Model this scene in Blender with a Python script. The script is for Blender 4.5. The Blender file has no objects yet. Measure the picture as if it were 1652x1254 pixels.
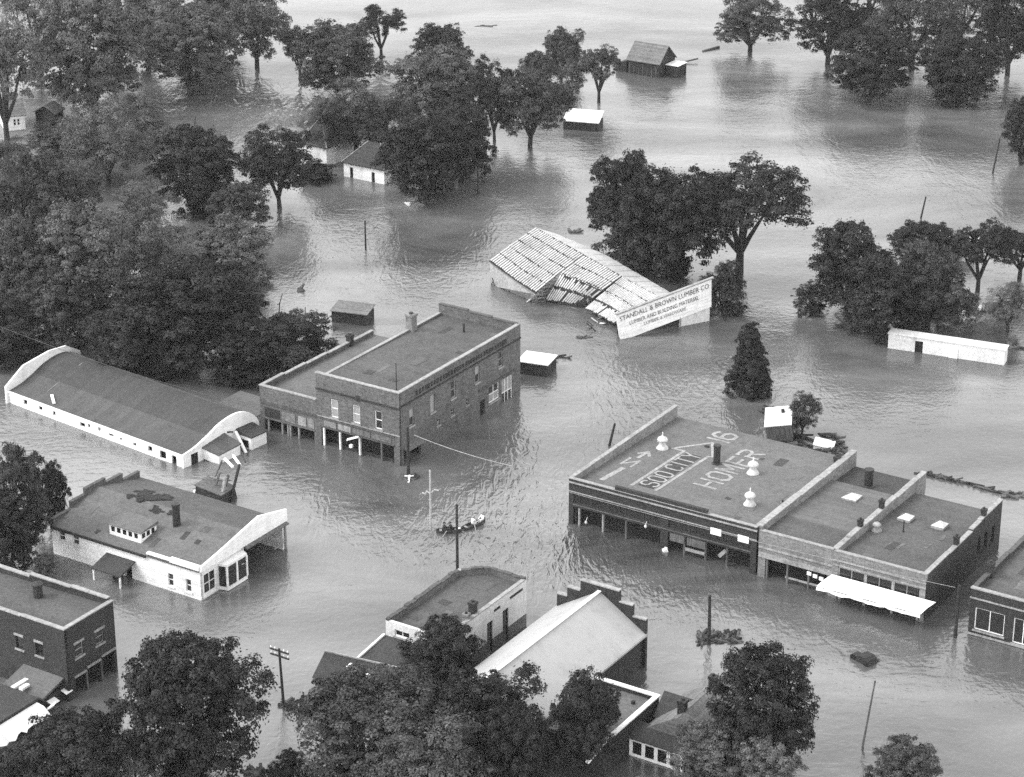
import bpy, math, random
import numpy as np
from mathutils import Vector, Matrix
R = math.radians

# ------------------------------------------------------------------ camera, sky, sun, exposure
scene = bpy.context.scene
C = scene.collection
CAM_H, FPX, PW, PH, HOR = 100.0, 3882.0, 1652.0, 1254.0, -1000.0
PITCH = math.atan((PH / 2 - HOR) / FPX)
cam = bpy.data.cameras.new('camera')
cam.sensor_width = 36.0
cam.lens = 36.0 * FPX / PW
cam.clip_start = 1.0
cam.clip_end = 12000.0
camo = bpy.data.objects.new('camera', cam)
C.objects.link(camo)
camo.location = (0, 0, CAM_H)
camo.rotation_euler = (math.pi / 2 - PITCH, 0, 0)
scene.camera = camo

SUN_EL, SUN_AZ = R(48), R(-95)          # azimuth clockwise from +Y; pale light from the left through thin cloud
world = bpy.data.worlds.new('World')
scene.world = world
world.use_nodes = True
wn = world.node_tree
for n in list(wn.nodes):
    wn.nodes.remove(n)
wo = wn.nodes.new('ShaderNodeOutputWorld')
bg = wn.nodes.new('ShaderNodeBackground')
bw = wn.nodes.new('ShaderNodeRGBToBW')
sky = wn.nodes.new('ShaderNodeTexSky')
sky.sky_type = 'NISHITA'
sky.sun_disc = False
sky.sun_elevation = SUN_EL
sky.sun_rotation = SUN_AZ
sky.air_density = 2.2
sky.dust_density = 0.4
bg.inputs[1].default_value = 0.15
wn.links.new(sky.outputs[0], bw.inputs[0])
wn.links.new(bw.outputs[0], bg.inputs[0])
wn.links.new(bg.outputs[0], wo.inputs[0])

sun = bpy.data.lights.new('sun', 'SUN')
sun.energy = 0.6
sun.angle = R(24)
sun.color = (1, 1, 1)
suno = bpy.data.objects.new('sun', sun)
C.objects.link(suno)
sd = Vector((math.sin(SUN_AZ) * math.cos(SUN_EL), math.cos(SUN_AZ) * math.cos(SUN_EL), math.sin(SUN_EL)))
suno.rotation_euler = (-sd).to_track_quat('-Z', 'Y').to_euler()
suno.location = (0, 0, 300)

scene.view_settings.view_transform = 'Standard'
scene.view_settings.look = 'None'
scene.view_settings.exposure = 2.1
scene.view_settings.gamma = 1.0
scene.view_settings.use_curve_mapping = False
scene.render.engine = 'CYCLES'
scene.cycles.max_bounces = 6
scene.cycles.use_denoising = False

# ------------------------------------------------------------------ frames of reference
TH = R(32.4)                               # the town's street grid is turned 32.4 degrees
CT, ST = math.cos(TH), math.sin(TH)
def gw(gx, gy, z=0.0):                     # town grid -> world
    return Vector((gx * CT + gy * ST, -gx * ST + gy * CT, z))
def wg(p):
    return (p.x * CT - p.y * ST, p.x * ST + p.y * CT)
cF = Vector((0, math.cos(PITCH), -math.sin(PITCH)))
cU = Vector((0, math.sin(PITCH), math.cos(PITCH)))
cR = Vector((1, 0, 0))
def spot(px, py, z=0.0):                   # survey: where a point seen in the photograph stands at height z
    d = cF * FPX + cR * (px - PW / 2) + cU * (PH / 2 - py)
    return Vector((0, 0, CAM_H)) + d * ((z - CAM_H) / d.z)
def sg(px, py, z=0.0):
    return wg(spot(px, py, z))
def height_at(p, py):
    lo, hi = 0.0, 60.0
    for _ in range(40):
        m = (lo + hi) / 2
        q = Vector((p.x, p.y, m - CAM_H))
        if PH / 2 - FPX * q.dot(cU) / q.dot(cF) > py: lo = m
        else: hi = m
    return lo
def mpp(p):                                # metres per photograph pixel at p
    return (p - Vector((0, 0, CAM_H))).dot(cF) / FPX

# ------------------------------------------------------------------ materials (a black and white photograph: greys only)
def nd(nt, t, **kw):
    n = nt.nodes.new(t)
    for k, v in kw.items(): setattr(n, k, v)
    return n
MATS = {}
def gmat(name, v, var=0.25, scale=1.2, rough=0.85, bump=0.0, bscale=12.0, spec=0.3, stretch=(1, 1, 1), metal=0.0,
         brick=None, stripe=None, stain=0.0, spk=1.8):
    m = bpy.data.materials.new(name); m.use_nodes = True
    nt = m.node_tree; L = nt.links.new
    b = nt.nodes['Principled BSDF']
    b.inputs['Roughness'].default_value = rough
    b.inputs['Metallic'].default_value = metal
    b.inputs['Specular IOR Level'].default_value = spec
    tc = nd(nt, 'ShaderNodeTexCoord')
    mp = nd(nt, 'ShaderNodeMapping'); mp.inputs['Scale'].default_value = stretch
    L(tc.outputs['Object'], mp.inputs[0])
    n1 = nd(nt, 'ShaderNodeTexNoise'); n1.inputs['Scale'].default_value = scale; n1.inputs['Detail'].default_value = 6; n1.inputs['Roughness'].default_value = 0.65
    L(mp.outputs[0], n1.inputs['Vector'])
    n2 = nd(nt, 'ShaderNodeTexNoise'); n2.inputs['Scale'].default_value = scale * 0.17; n2.inputs['Detail'].default_value = 3
    L(tc.outputs['Object'], n2.inputs['Vector'])
    n5 = nd(nt, 'ShaderNodeTexNoise'); n5.inputs['Scale'].default_value = 4.0; n5.inputs['Detail'].default_value = 3
    L(mp.outputs[0], n5.inputs['Vector'])
    sm = nd(nt, 'ShaderNodeMath', operation='MULTIPLY_ADD'); L(n5.outputs[0], sm.inputs[0]); sm.inputs[1].default_value = spk; sm.inputs[2].default_value = -spk / 2
    ad0 = nd(nt, 'ShaderNodeMath', operation='ADD'); L(n1.outputs[0], ad0.inputs[0]); L(sm.outputs[0], ad0.inputs[1])
    add = nd(nt, 'ShaderNodeMath', operation='ADD'); L(ad0.outputs[0], add.inputs[0]); L(n2.outputs[0], add.inputs[1])
    mr = nd(nt, 'ShaderNodeMapRange'); mr.inputs[1].default_value = 0.6; mr.inputs[2].default_value = 1.4
    mr.inputs[3].default_value = v * (1 - var); mr.inputs[4].default_value = v * (1 + var)
    L(add.outputs[0], mr.inputs[0])
    col = mr.outputs[0]
    if brick:
        sep = nd(nt, 'ShaderNodeSeparateXYZ'); L(tc.outputs['Object'], sep.inputs[0])
        ad = nd(nt, 'ShaderNodeMath', operation='ADD'); L(sep.outputs[0], ad.inputs[0]); L(sep.outputs[1], ad.inputs[1])
        cb = nd(nt, 'ShaderNodeCombineXYZ'); L(ad.outputs[0], cb.inputs[0]); L(sep.outputs[2], cb.inputs[1])
        bt = nd(nt, 'ShaderNodeTexBrick'); bt.inputs['Scale'].default_value = 1.0
        bt.inputs['Brick Width'].default_value = 0.44; bt.inputs['Row Height'].default_value = 0.17; bt.inputs['Mortar Size'].default_value = 0.02
        bt.inputs['Color1'].default_value = (0.72, 0.72, 0.72, 1); bt.inputs['Color2'].default_value = (1.22, 1.22, 1.22, 1)
        bt.inputs['Mortar'].default_value = (brick, brick, brick, 1)
        L(cb.outputs[0], bt.inputs['Vector'])
        mu = nd(nt, 'ShaderNodeMath', operation='MULTIPLY'); L(col, mu.inputs[0]); L(bt.outputs[0], mu.inputs[1]); col = mu.outputs[0]
    if stripe:
        ax, per, amt = stripe
        sp = nd(nt, 'ShaderNodeSeparateXYZ'); L(tc.outputs['Object'], sp.inputs[0])
        nz = nd(nt, 'ShaderNodeTexNoise'); nz.inputs['Scale'].default_value = 1.0
        cx = nd(nt, 'ShaderNodeMath', operation='DIVIDE'); L(sp.outputs[ax], cx.inputs[0]); cx.inputs[1].default_value = per
        fl = nd(nt, 'ShaderNodeMath', operation='FLOOR'); L(cx.outputs[0], fl.inputs[0])
        wn_ = nd(nt, 'ShaderNodeTexWhiteNoise', noise_dimensions='1D'); L(fl.outputs[0], wn_.inputs['W'])
        fr = nd(nt, 'ShaderNodeMath', operation='FRACT'); L(cx.outputs[0], fr.inputs[0])
        ln = nd(nt, 'ShaderNodeMath', operation='GREATER_THAN'); L(fr.outputs[0], ln.inputs[0]); ln.inputs[1].default_value = 0.08
        m1 = nd(nt, 'ShaderNodeMapRange'); L(wn_.outputs[0], m1.inputs[0]); m1.inputs[3].default_value = 1 - amt; m1.inputs[4].default_value = 1 + amt
        m2 = nd(nt, 'ShaderNodeMapRange'); L(ln.outputs[0], m2.inputs[0]); m2.inputs[3].default_value = 1 - amt * 1.6; m2.inputs[4].default_value = 1
        mu = nd(nt, 'ShaderNodeMath', operation='MULTIPLY'); L(m1.outputs[0], mu.inputs[0]); L(m2.outputs[0], mu.inputs[1])
        mv = nd(nt, 'ShaderNodeMath', operation='MULTIPLY'); L(col, mv.inputs[0]); L(mu.outputs[0], mv.inputs[1]); col = mv.outputs[0]
    if stain:
        n3 = nd(nt, 'ShaderNodeTexNoise'); n3.inputs['Scale'].default_value = 0.55; n3.inputs['Detail'].default_value = 8; n3.inputs['Roughness'].default_value = 0.7
        mp3 = nd(nt, 'ShaderNodeMapping'); mp3.inputs['Scale'].default_value = (1, 1, 0.35); L(tc.outputs['Object'], mp3.inputs[0]); L(mp3.outputs[0], n3.inputs['Vector'])
        m3 = nd(nt, 'ShaderNodeMapRange'); L(n3.outputs[0], m3.inputs[0]); m3.inputs[1].default_value = 0.52; m3.inputs[2].default_value = 0.72
        m3.inputs[3].default_value = 1.0; m3.inputs[4].default_value = 1 - stain
        mv = nd(nt, 'ShaderNodeMath', operation='MULTIPLY'); L(col, mv.inputs[0]); L(m3.outputs[0], mv.inputs[1]); col = mv.outputs[0]
    L(col, b.inputs['Base Color'])
    if bump:
        n4 = nd(nt, 'ShaderNodeTexNoise'); n4.inputs['Scale'].default_value = bscale; n4.inputs['Detail'].default_value = 4
        L(mp.outputs[0], n4.inputs['Vector'])
        bp = nd(nt, 'ShaderNodeBump'); bp.inputs['Strength'].default_value = bump; bp.inputs['Distance'].default_value = 0.05
        L(n4.outputs[0], bp.inputs['Height']); L(bp.outputs[0], b.inputs['Normal'])
    MATS[name] = m
    return m
gmat('brick_grey', 0.0812, 0.3, 1.6, brick=1.25, stain=0.35)
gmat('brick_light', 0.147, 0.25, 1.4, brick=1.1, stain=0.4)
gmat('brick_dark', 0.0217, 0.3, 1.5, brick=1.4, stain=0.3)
gmat('brick_painted_dark', 0.0221, 0.3, 1.5, brick=1.2, stain=0.2)
gmat('coping', 0.224, 0.25, 2.0, stain=0.4)
gmat('coping_dark', 0.056, 0.3, 2.0)
gmat('roof_tar', 0.0603, 0.28, 1.1, bump=0.5, stain=0.3, stripe=(1, 0.95, 0.07))
gmat('roof_gravel', 0.0924, 0.22, 1.6, bump=0.6, stain=0.25, stripe=(1, 1.1, 0.05))
gmat('roof_dark', 0.0336, 0.3, 1.1, bump=0.5, stain=0.3)
gmat('roof_roll', 0.0833, 0.2, 1.2, stripe=(1, 0.9, 0.14), stain=0.35)
gmat('roof_felt', 0.0577, 0.2, 0.8, stripe=(0, 0.9, 0.10), bump=0.3, stain=0.3)
gmat('roof_felt_shaded', 0.0394, 0.2, 0.8, stripe=(0, 0.9, 0.10), bump=0.3, stain=0.3)  # darkened copy of the felt, for shade on the hall's upper roof
gmat('tar_patch', 0.0123, 0.4, 1.5)
gmat('shingle', 0.0308, 0.3, 2.5, stripe=(2, 0.22, 0.15))
gmat('shingle_grey', 0.11, 0.3, 2.5, stripe=(2, 0.22, 0.15))
gmat('white_paint', 0.66, 0.16, 1.3, rough=0.7, stain=0.25, stripe=(2, 0.34, 0.07), spk=1.0)
gmat('cream_paint', 0.5, 0.18, 1.3, rough=0.8, stain=0.3)
gmat('white_canvas', 0.663, 0.06, 0.8, rough=0.9, spk=0.8)
gmat('sheet_metal', 0.277, 0.1, 0.9, rough=0.5, spec=0.5, stain=0.25, spk=0.7)
gmat('tin_sheet', 0.4, 0.25, 1.2, rough=0.5, spec=0.5, stain=0.35)
gmat('white_metal', 0.62, 0.1, 1.0, rough=0.5, stain=0.2)
gmat('vent_metal', 0.42, 0.2, 2.0, rough=0.5, stain=0.3)
gmat('wood_dark', 0.021, 0.35, 2.0, stretch=(1, 1, 0.3))
gmat('wood_grey', 0.084, 0.35, 2.0, stretch=(1, 1, 0.3))
gmat('wood_pale', 0.21, 0.3, 2.0)
gmat('interior', 0.0063, 0.3, 1.0)  # near-black: the shade inside openings is put into the colour
gmat('black_iron', 0.0175, 0.3, 3.0, rough=0.6)
gmat('paint_mark', 0.23, 0.3, 3.0, stain=0.5)
gmat('sign_ink', 0.049, 0.3, 4.0)
gmat('shade_cloth', 0.224, 0.15, 1.5)
gmat('bark', 0.021, 0.35, 3.0, stretch=(1, 1, 0.3), bump=0.6)
gmat('cloth_dark', 0.028, 0.2, 5.0)
gmat('cloth_pale', 0.6, 0.15, 5.0)
gmat('skin', 0.245, 0.1, 5.0)
gmat('pole_wood', 0.021, 0.3, 2.0)
gmat('pole_pale', 0.315, 0.2, 2.0)
gmat('hull_dark', 0.035, 0.3, 2.0, rough=0.5)
gmat('floating_drift', 0.063, 0.4, 2.0)
g = bpy.data.materials.new('glass_dark'); g.use_nodes = True
gb = g.node_tree.nodes['Principled BSDF']
gb.inputs['Base Color'].default_value = (0.012, 0.012, 0.012, 1); gb.inputs['Roughness'].default_value = 0.12
gb.inputs['Specular IOR Level'].default_value = 0.5
MATS['glass_dark'] = g

def leaf_mat(name, v):
    m = bpy.data.materials.new(name); m.use_nodes = True
    nt = m.node_tree; L = nt.links.new
    for n in list(nt.nodes): nt.nodes.remove(n)
    out = nd(nt, 'ShaderNodeOutputMaterial')
    di = nd(nt, 'ShaderNodeBsdfDiffuse'); tr = nd(nt, 'ShaderNodeBsdfTranslucent'); gl = nd(nt, 'ShaderNodeBsdfGlossy')
    gl.inputs['Roughness'].default_value = 0.5
    geo = nd(nt, 'ShaderNodeNewGeometry'); oi = nd(nt, 'ShaderNodeObjectInfo')
    m1 = nd(nt, 'ShaderNodeMapRange'); L(geo.outputs['Random Per Island'], m1.inputs[0]); m1.inputs[3].default_value = 0.75; m1.inputs[4].default_value = 1.3
    m2 = nd(nt, 'ShaderNodeMapRange'); L(oi.outputs['Random'], m2.inputs[0]); m2.inputs[3].default_value = 0.8 * v; m2.inputs[4].default_value = 1.25 * v
    tcl = nd(nt, 'ShaderNodeTexCoord'); nl = nd(nt, 'ShaderNodeTexNoise'); nl.inputs['Scale'].default_value = 0.55; nl.inputs['Detail'].default_value = 2; L(tcl.outputs['Object'], nl.inputs['Vector'])
    m3 = nd(nt, 'ShaderNodeMapRange'); L(nl.outputs[0], m3.inputs[0]); m3.inputs[1].default_value = 0.35; m3.inputs[2].default_value = 0.65; m3.inputs[3].default_value = 0.7; m3.inputs[4].default_value = 1.5
    mq = nd(nt, 'ShaderNodeMath', operation='MULTIPLY'); L(m1.outputs[0], mq.inputs[0]); L(m3.outputs[0], mq.inputs[1])
    mu = nd(nt, 'ShaderNodeMath', operation='MULTIPLY'); L(mq.outputs[0], mu.inputs[0]); L(m2.outputs[0], mu.inputs[1])
    L(mu.outputs[0], di.inputs[0]); L(mu.outputs[0], tr.inputs[0])
    gl.inputs['Color'].default_value = (0.25, 0.25, 0.25, 1)
    x1 = nd(nt, 'ShaderNodeMixShader'); x1.inputs[0].default_value = 0.22; L(di.outputs[0], x1.inputs[1]); L(tr.outputs[0], x1.inputs[2])
    x2 = nd(nt, 'ShaderNodeMixShader'); x2.inputs[0].default_value = 0.06; L(x1.outputs[0], x2.inputs[1]); L(gl.outputs[0], x2.inputs[2])
    L(x2.outputs[0], out.inputs[0])
    MATS[name] = m
leaf_mat('leaf_dark', 0.025)
leaf_mat('leaf_mid', 0.054)
leaf_mat('leaf_pale', 0.09)

WAVES = [(790, 800, 24, 60, 1.0, 0.17), (815, 868, 14, 115, 0.9, 0.24), (920, 930, 16, 100, 0.9, 0.14), (450, 175, 30, 80, 2.4, 0.28), (300, 185, 24, 75, 2.2, 0.24), (1110, 650, 22, 70, 1.0, 0.12), (1090, 930, 20, 85, 0.9, 0.1), (650, 390, 30, 80, 1.2, 0.1), (1330, 300, 60, 80, 2.2, 0.08), (1350, 1000, 30, 95, 1.8, 0.08)]
def water_mat():
    m = bpy.data.materials.new('flood_water'); m.use_nodes = True
    nt = m.node_tree; L = nt.links.new
    nt.nodes.remove(nt.nodes['Principled BSDF'])
    b = nd(nt, 'ShaderNodeBsdfDiffuse'); gls = nd(nt, 'ShaderNodeBsdfGlossy'); mxs = nd(nt, 'ShaderNodeMixShader'); frs = nd(nt, 'ShaderNodeFresnel')
    tc = nd(nt, 'ShaderNodeTexCoord')
    # muddy, uneven silt
    n0 = nd(nt, 'ShaderNodeTexNoise'); n0.inputs['Scale'].default_value = 0.06; n0.inputs['Detail'].default_value = 9; n0.inputs['Roughness'].default_value = 0.68; n0.inputs['Distortion'].default_value = 0.9
    mp0 = nd(nt, 'ShaderNodeMapping'); mp0.inputs['Rotation'].default_value = (0, 0, R(25)); mp0.inputs['Scale'].default_value = (0.4, 1.0, 1)
    L(tc.outputs['Object'], mp0.inputs[0]); L(mp0.outputs[0], n0.inputs['Vector'])
    mr = nd(nt, 'ShaderNodeMapRange'); L(n0.outputs[0], mr.inputs[0]); mr.inputs[1].default_value = 0.3; mr.inputs[2].default_value = 0.7
    mr.inputs[3].default_value = 0.025; mr.inputs[4].default_value = 0.125
    L(mr.outputs[0], b.inputs['Color'])
    # ripples: fine chop, current streaks and eddies, with calm and lively patches
    def nz(scale, sc, rot, det, dist=0.0):
        mp = nd(nt, 'ShaderNodeMapping'); mp.inputs['Scale'].default_value = sc; mp.inputs['Rotation'].default_value = (0, 0, R(rot))
        n = nd(nt, 'ShaderNodeTexNoise'); n.inputs['Scale'].default_value = scale; n.inputs['Detail'].default_value = det; n.inputs['Distortion'].default_value = dist
        L(tc.outputs['Object'], mp.inputs[0]); L(mp.outputs[0], n.inputs['Vector'])
        return n.outputs[0]
    fine = nz(2.3, (1, 0.7, 1), 20, 4)
    mid = nz(0.7, (0.6, 1.2, 1), -25, 4, 1.0)
    big = nz(0.12, (1, 0.6, 1), 10, 2, 1.5)
    patch = nz(0.035, (1, 0.7, 1), 40, 3, 1.0)
    pr = nd(nt, 'ShaderNodeMapRange'); L(patch, pr.inputs[0]); pr.inputs[1].default_value = 0.42; pr.inputs[2].default_value = 0.62
    pr.inputs[3].default_value = 0.35; pr.inputs[4].default_value = 1.6
    def ml(a, k):
        q = nd(nt, 'ShaderNodeMath', operation='MULTIPLY'); L(a, q.inputs[0])
        if isinstance(k, float): q.inputs[1].default_value = k
        else: L(k, q.inputs[1])
        return q.outputs[0]
    def ad(a, c):
        q = nd(nt, 'ShaderNodeMath', operation='ADD'); L(a, q.inputs[0]); L(c, q.inputs[1]); return q.outputs[0]
    hgt = ad(ad(ml(fine, 0.045), ml(ml(mid, 0.06), pr.outputs[0])), ml(big, 0.09))
    # places where the current races: wave trains over the flooded streets and eddies round corners
    for px, py, rad, rot, wl, amp in WAVES:
        c = spot(px, py)
        ds = nd(nt, 'ShaderNodeVectorMath', operation='DISTANCE'); L(tc.outputs['Object'], ds.inputs[0]); ds.inputs[1].default_value = c
        mk = nd(nt, 'ShaderNodeMapRange'); L(ds.outputs['Value'], mk.inputs[0]); mk.inputs[1].default_value = rad; mk.inputs[2].default_value = rad * 0.3
        mk.inputs[3].default_value = 0.0; mk.inputs[4].default_value = amp
        mp = nd(nt, 'ShaderNodeMapping'); mp.inputs['Rotation'].default_value = (0, 0, R(rot)); mp.inputs['Scale'].default_value = (1.0 / wl, 0.35 / wl, 1); L(tc.outputs['Object'], mp.inputs[0])
        wv = nd(nt, 'ShaderNodeTexNoise'); wv.inputs['Scale'].default_value = 1.0; wv.inputs['Detail'].default_value = 2; wv.inputs['Distortion'].default_value = 1.4; L(mp.outputs[0], wv.inputs['Vector'])
        hgt = ad(hgt, ml(wv.outputs[0], mk.outputs[0]))
    bp = nd(nt, 'ShaderNodeBump'); bp.inputs['Strength'].default_value = 1.0; bp.inputs['Distance'].default_value = 1.0
    L(hgt, bp.inputs['Height'])
    for q in (b, gls, frs): L(bp.outputs[0], q.inputs['Normal'])
    gls.inputs['Roughness'].default_value = 0.14
    gls.inputs['Color'].default_value = (1, 1, 1, 1)
    frs.inputs['IOR'].default_value = 1.6
    # choppy water never reaches mirror reflectance at a glancing view: the facets facing the viewer hold it down
    fm = nd(nt, 'ShaderNodeMapRange'); L(frs.outputs[0], fm.inputs[0]); fm.inputs[1].default_value = 0.05; fm.inputs[2].default_value = 0.22
    fm.inputs[3].default_value = 0.165; fm.inputs[4].default_value = 0.185
    n6 = nz(0.045, (0.35, 1.0, 1), 25, 6, 1.2)
    fv = nd(nt, 'ShaderNodeMapRange'); L(n6, fv.inputs[0]); fv.inputs[1].default_value = 0.35; fv.inputs[2].default_value = 0.65; fv.inputs[3].default_value = 0.74; fv.inputs[4].default_value = 1.12
    L(ml(fm.outputs[0], fv.outputs[0]), mxs.inputs[0]); L(b.outputs[0], mxs.inputs[1]); L(gls.outputs[0], mxs.inputs[2])
    L(mxs.outputs[0], nt.nodes['Material Output'].inputs['Surface'])
    MATS['flood_water'] = m
water_mat()

# ------------------------------------------------------------------ mesh builder
class MB:
    def __init__(s): s.v = []; s.f = []
    def pts(s, ps):
        i = len(s.v); s.v += [tuple(p) for p in ps]; return i
    def poly(s, ps):
        i = s.pts(ps); s.f.append(tuple(range(i, i + len(ps)))); return s
    def box(s, x0, x1, y0, y1, z0, z1):
        if x0 > x1: x0, x1 = x1, x0
        if y0 > y1: y0, y1 = y1, y0
        if z0 > z1: z0, z1 = z1, z0
        i = s.pts([(x0, y0, z0), (x1, y0, z0), (x1, y1, z0), (x0, y1, z0), (x0, y0, z1), (x1, y0, z1), (x1, y1, z1), (x0, y1, z1)])
        for f in ((3, 2, 1, 0), (4, 5, 6, 7), (0, 1, 5, 4), (1, 2, 6, 5), (2, 3, 7, 6), (3, 0, 4, 7)):
            s.f.append(tuple(i + k for k in f))
        return s
    def hexa(s, p):                        # 8 corners, bottom 4 then top 4
        i = s.pts(p)
        for f in ((3, 2, 1, 0), (4, 5, 6, 7), (0, 1, 5, 4), (1, 2, 6, 5), (2, 3, 7, 6), (3, 0, 4, 7)):
            s.f.append(tuple(i + k for k in f))
        return s
    def prism(s, ps, d):                   # closed polygon swept by vector d
        n = len(ps); d = Vector(d)
        i = s.pts(ps); j = s.pts([Vector(p) + d for p in ps])
        s.f.append(tuple(i + k for k in range(n))[::-1]); s.f.append(tuple(j + k for k in range(n)))
        for k in range(n):
            l = (k + 1) % n; s.f.append((i + k, i + l, j + l, j + k))
        return s
    def tube(s, p0, p1, r0, r1=None, n=8, caps=True):
        p0 = Vector(p0); p1 = Vector(p1); r1 = r0 if r1 is None else r1
        z = (p1 - p0).normalized(); a = Vector((1, 0, 0)) if abs(z.x) < 0.8 else Vector((0, 1, 0))
        x = z.cross(a).normalized(); y = z.cross(x)
        ring = lambda p, r: [p + (x * math.cos(t) + y * math.sin(t)) * r for t in [2 * math.pi * k / n for k in range(n)]]
        i = s.pts(ring(p0, r0)); j = s.pts(ring(p1, r1))
        for k in range(n):
            l = (k + 1) % n; s.f.append((i + k, i + l, j + l, j + k))
        if caps:
            s.f.append(tuple(i + k for k in range(n))[::-1]); s.f.append(tuple(j + k for k in range(n)))
        return s
    def bar(s, p0, p1, w, h):              # rectangular beam
        p0 = Vector(p0); p1 = Vector(p1); z = (p1 - p0).normalized()
        a = Vector((0, 0, 1)) if abs(z.z) < 0.9 else Vector((1, 0, 0))
        x = z.cross(a).normalized() * w / 2; y = x.cross(z).normalized() * h / 2
        return s.hexa([p0 - x - y, p0 + x - y, p0 + x + y, p0 - x + y, p1 - x - y, p1 + x - y, p1 + x + y, p1 - x + y])
    def lathe(s, c, prof, n=12):           # prof: (r, z)
        c = Vector(c); st = []
        for r, z in prof:
            st.append(s.pts([c + Vector((r * math.cos(2 * math.pi * k / n), r * math.sin(2 * math.pi * k / n), z)) for k in range(n)]))
        for a, b in zip(st, st[1:]):
            for k in range(n):
                l = (k + 1) % n; s.f.append((a + k, a + l, b + l, b + k))
        s.f.append(tuple(st[0] + k for k in range(n))[::-1]); s.f.append(tuple(st[-1] + k for k in range(n)))
        return s
    def build(s, name, mat, parent=None, smooth=False):
        me = bpy.data.meshes.new(name)
        me.from_pydata([tuple(p) for p in s.v], [], s.f)
        me.materials.append(MATS[mat])
        if smooth:
            me.polygons.foreach_set('use_smooth', [True] * len(me.polygons))
        me.update()
        o = bpy.data.objects.new(name, me); C.objects.link(o)
        if parent is not None: o.parent = parent
        return o
def tag(o, label=None, cat=None, group=None, kind=None):
    if label: o['label'] = label
    if cat: o['category'] = cat
    if group: o['group'] = group
    if kind: o['kind'] = kind
    return o
def thing(name, label, cat, gx, gy, z=0.0, rot=0.0, group=None):
    o = bpy.data.objects.new(name, None); C.objects.link(o)
    o.empty_display_size = 0.5
    o.location = gw(gx, gy, z); o.rotation_euler = (0, 0, -TH + R(rot))
    return tag(o, label, cat, group)

class Face:
    """a wall plane of a building: a runs along it, d outward, z up"""
    def __init__(s, axis, pos, sign): s.axis, s.pos, s.sign = axis, pos, sign
    def p(s, a, d, z):
        return (a, s.pos + s.sign * d, z) if s.axis == 'x' else (s.pos + s.sign * d, a, z)
    def box(s, mb, a0, a1, d0, d1, z0, z1):
        p, q = s.p(a0, d0, z0), s.p(a1, d1, z1)
        mb.box(p[0], q[0], p[1], q[1], p[2], q[2])
def wall(mb, F, a0, a1, z0, z1, holes=(), t=0.3):
    """solid wall with real openings; holes are (a0, a1, z0, z1)"""
    A = sorted({a0, a1} | {min(max(h[i], a0), a1) for h in holes for i in (0, 1)})
    Z = sorted({z0, z1} | {min(max(h[i], z0), z1) for h in holes for i in (2, 3)})
    na, nz_ = len(A) - 1, len(Z) - 1
    sol = [[not any(h[0] <= (A[i] + A[i + 1]) / 2 <= h[1] and h[2] <= (Z[j] + Z[j + 1]) / 2 <= h[3] for h in holes) for j in range(nz_)] for i in range(na)]
    S = lambda i, j: 0 <= i < na and 0 <= j < nz_ and sol[i][j]
    for i in range(na):
        for j in range(nz_):
            if not sol[i][j]: continue
            a, b, c, d = A[i], A[i + 1], Z[j], Z[j + 1]
            for dd in (0, -t): mb.poly([F.p(a, dd, c), F.p(b, dd, c), F.p(b, dd, d), F.p(a, dd, d)])
            if not S(i - 1, j): mb.poly([F.p(a, 0, c), F.p(a, -t, c), F.p(a, -t, d), F.p(a, 0, d)])
            if not S(i + 1, j): mb.poly([F.p(b, 0, c), F.p(b, -t, c), F.p(b, -t, d), F.p(b, 0, d)])
            if not S(i, j - 1): mb.poly([F.p(a, 0, c), F.p(b, 0, c), F.p(b, -t, c), F.p(a, -t, c)])
            if not S(i, j + 1): mb.poly([F.p(a, 0, d), F.p(b, 0, d), F.p(b, -t, d), F.p(a, -t, d)])
def window(par, F, a0, a1, z0, z1, frame='wood_pale', top='glass_dark', bot='glass_dark', cols=1, rows=2, sill='coping', lintel=None, depth=0.1, fw=0.09, name='window'):
    """frame, sashes and panes set back in an opening"""
    m = MB(); d0, d1 = -depth - 0.08, -depth
    F.box(m, a0, a0 + fw, d0, d1, z0, z1); F.box(m, a1 - fw, a1, d0, d1, z0, z1)
    F.box(m, a0 + fw, a1 - fw, d0, d1, z0, z0 + fw); F.box(m, a0 + fw, a1 - fw, d0, d1, z1 - fw, z1)
    ca = [a0 + fw + (a1 - a0 - 2 * fw) * k / cols for k in range(cols + 1)]
    rz = [z0 + fw + (z1 - z0 - 2 * fw) * k / rows for k in range(rows + 1)]
    for k in range(1, cols): F.box(m, ca[k] - 0.035, ca[k] + 0.035, d0, d1 - 0.01, z0 + fw, z1 - fw)
    for k in range(1, rows): F.box(m, a0 + fw, a1 - fw, d0, d1 - 0.02, rz[k] - 0.04, rz[k] + 0.04)
    w = m.build(name, frame, par)
    for r in range(rows):
        for c in range(cols):
            q = MB(); F.box(q, ca[c], ca[c + 1], d0 + 0.02, d0 + 0.035, rz[r], rz[r + 1])
            q.build('pane', top if r == rows - 1 and rows > 1 else bot, w)
    if sill:
        q = MB(); F.box(q, a0 - 0.12, a1 + 0.12, -0.05, 0.09, z0 - 0.16, z0 - 0.003); q.build('sill', sill, w)
    if lintel:
        q = MB(); F.box(q, a0 - 0.12, a1 + 0.12, -0.05, 0.07, z1 + 0.003, z1 + 0.2); q.build('lintel', lintel, w)
    return w
def part(name, mat, par, *boxes):
    m = MB()
    for b in boxes: m.box(*b)
    return m.build(name, mat, par)
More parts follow.
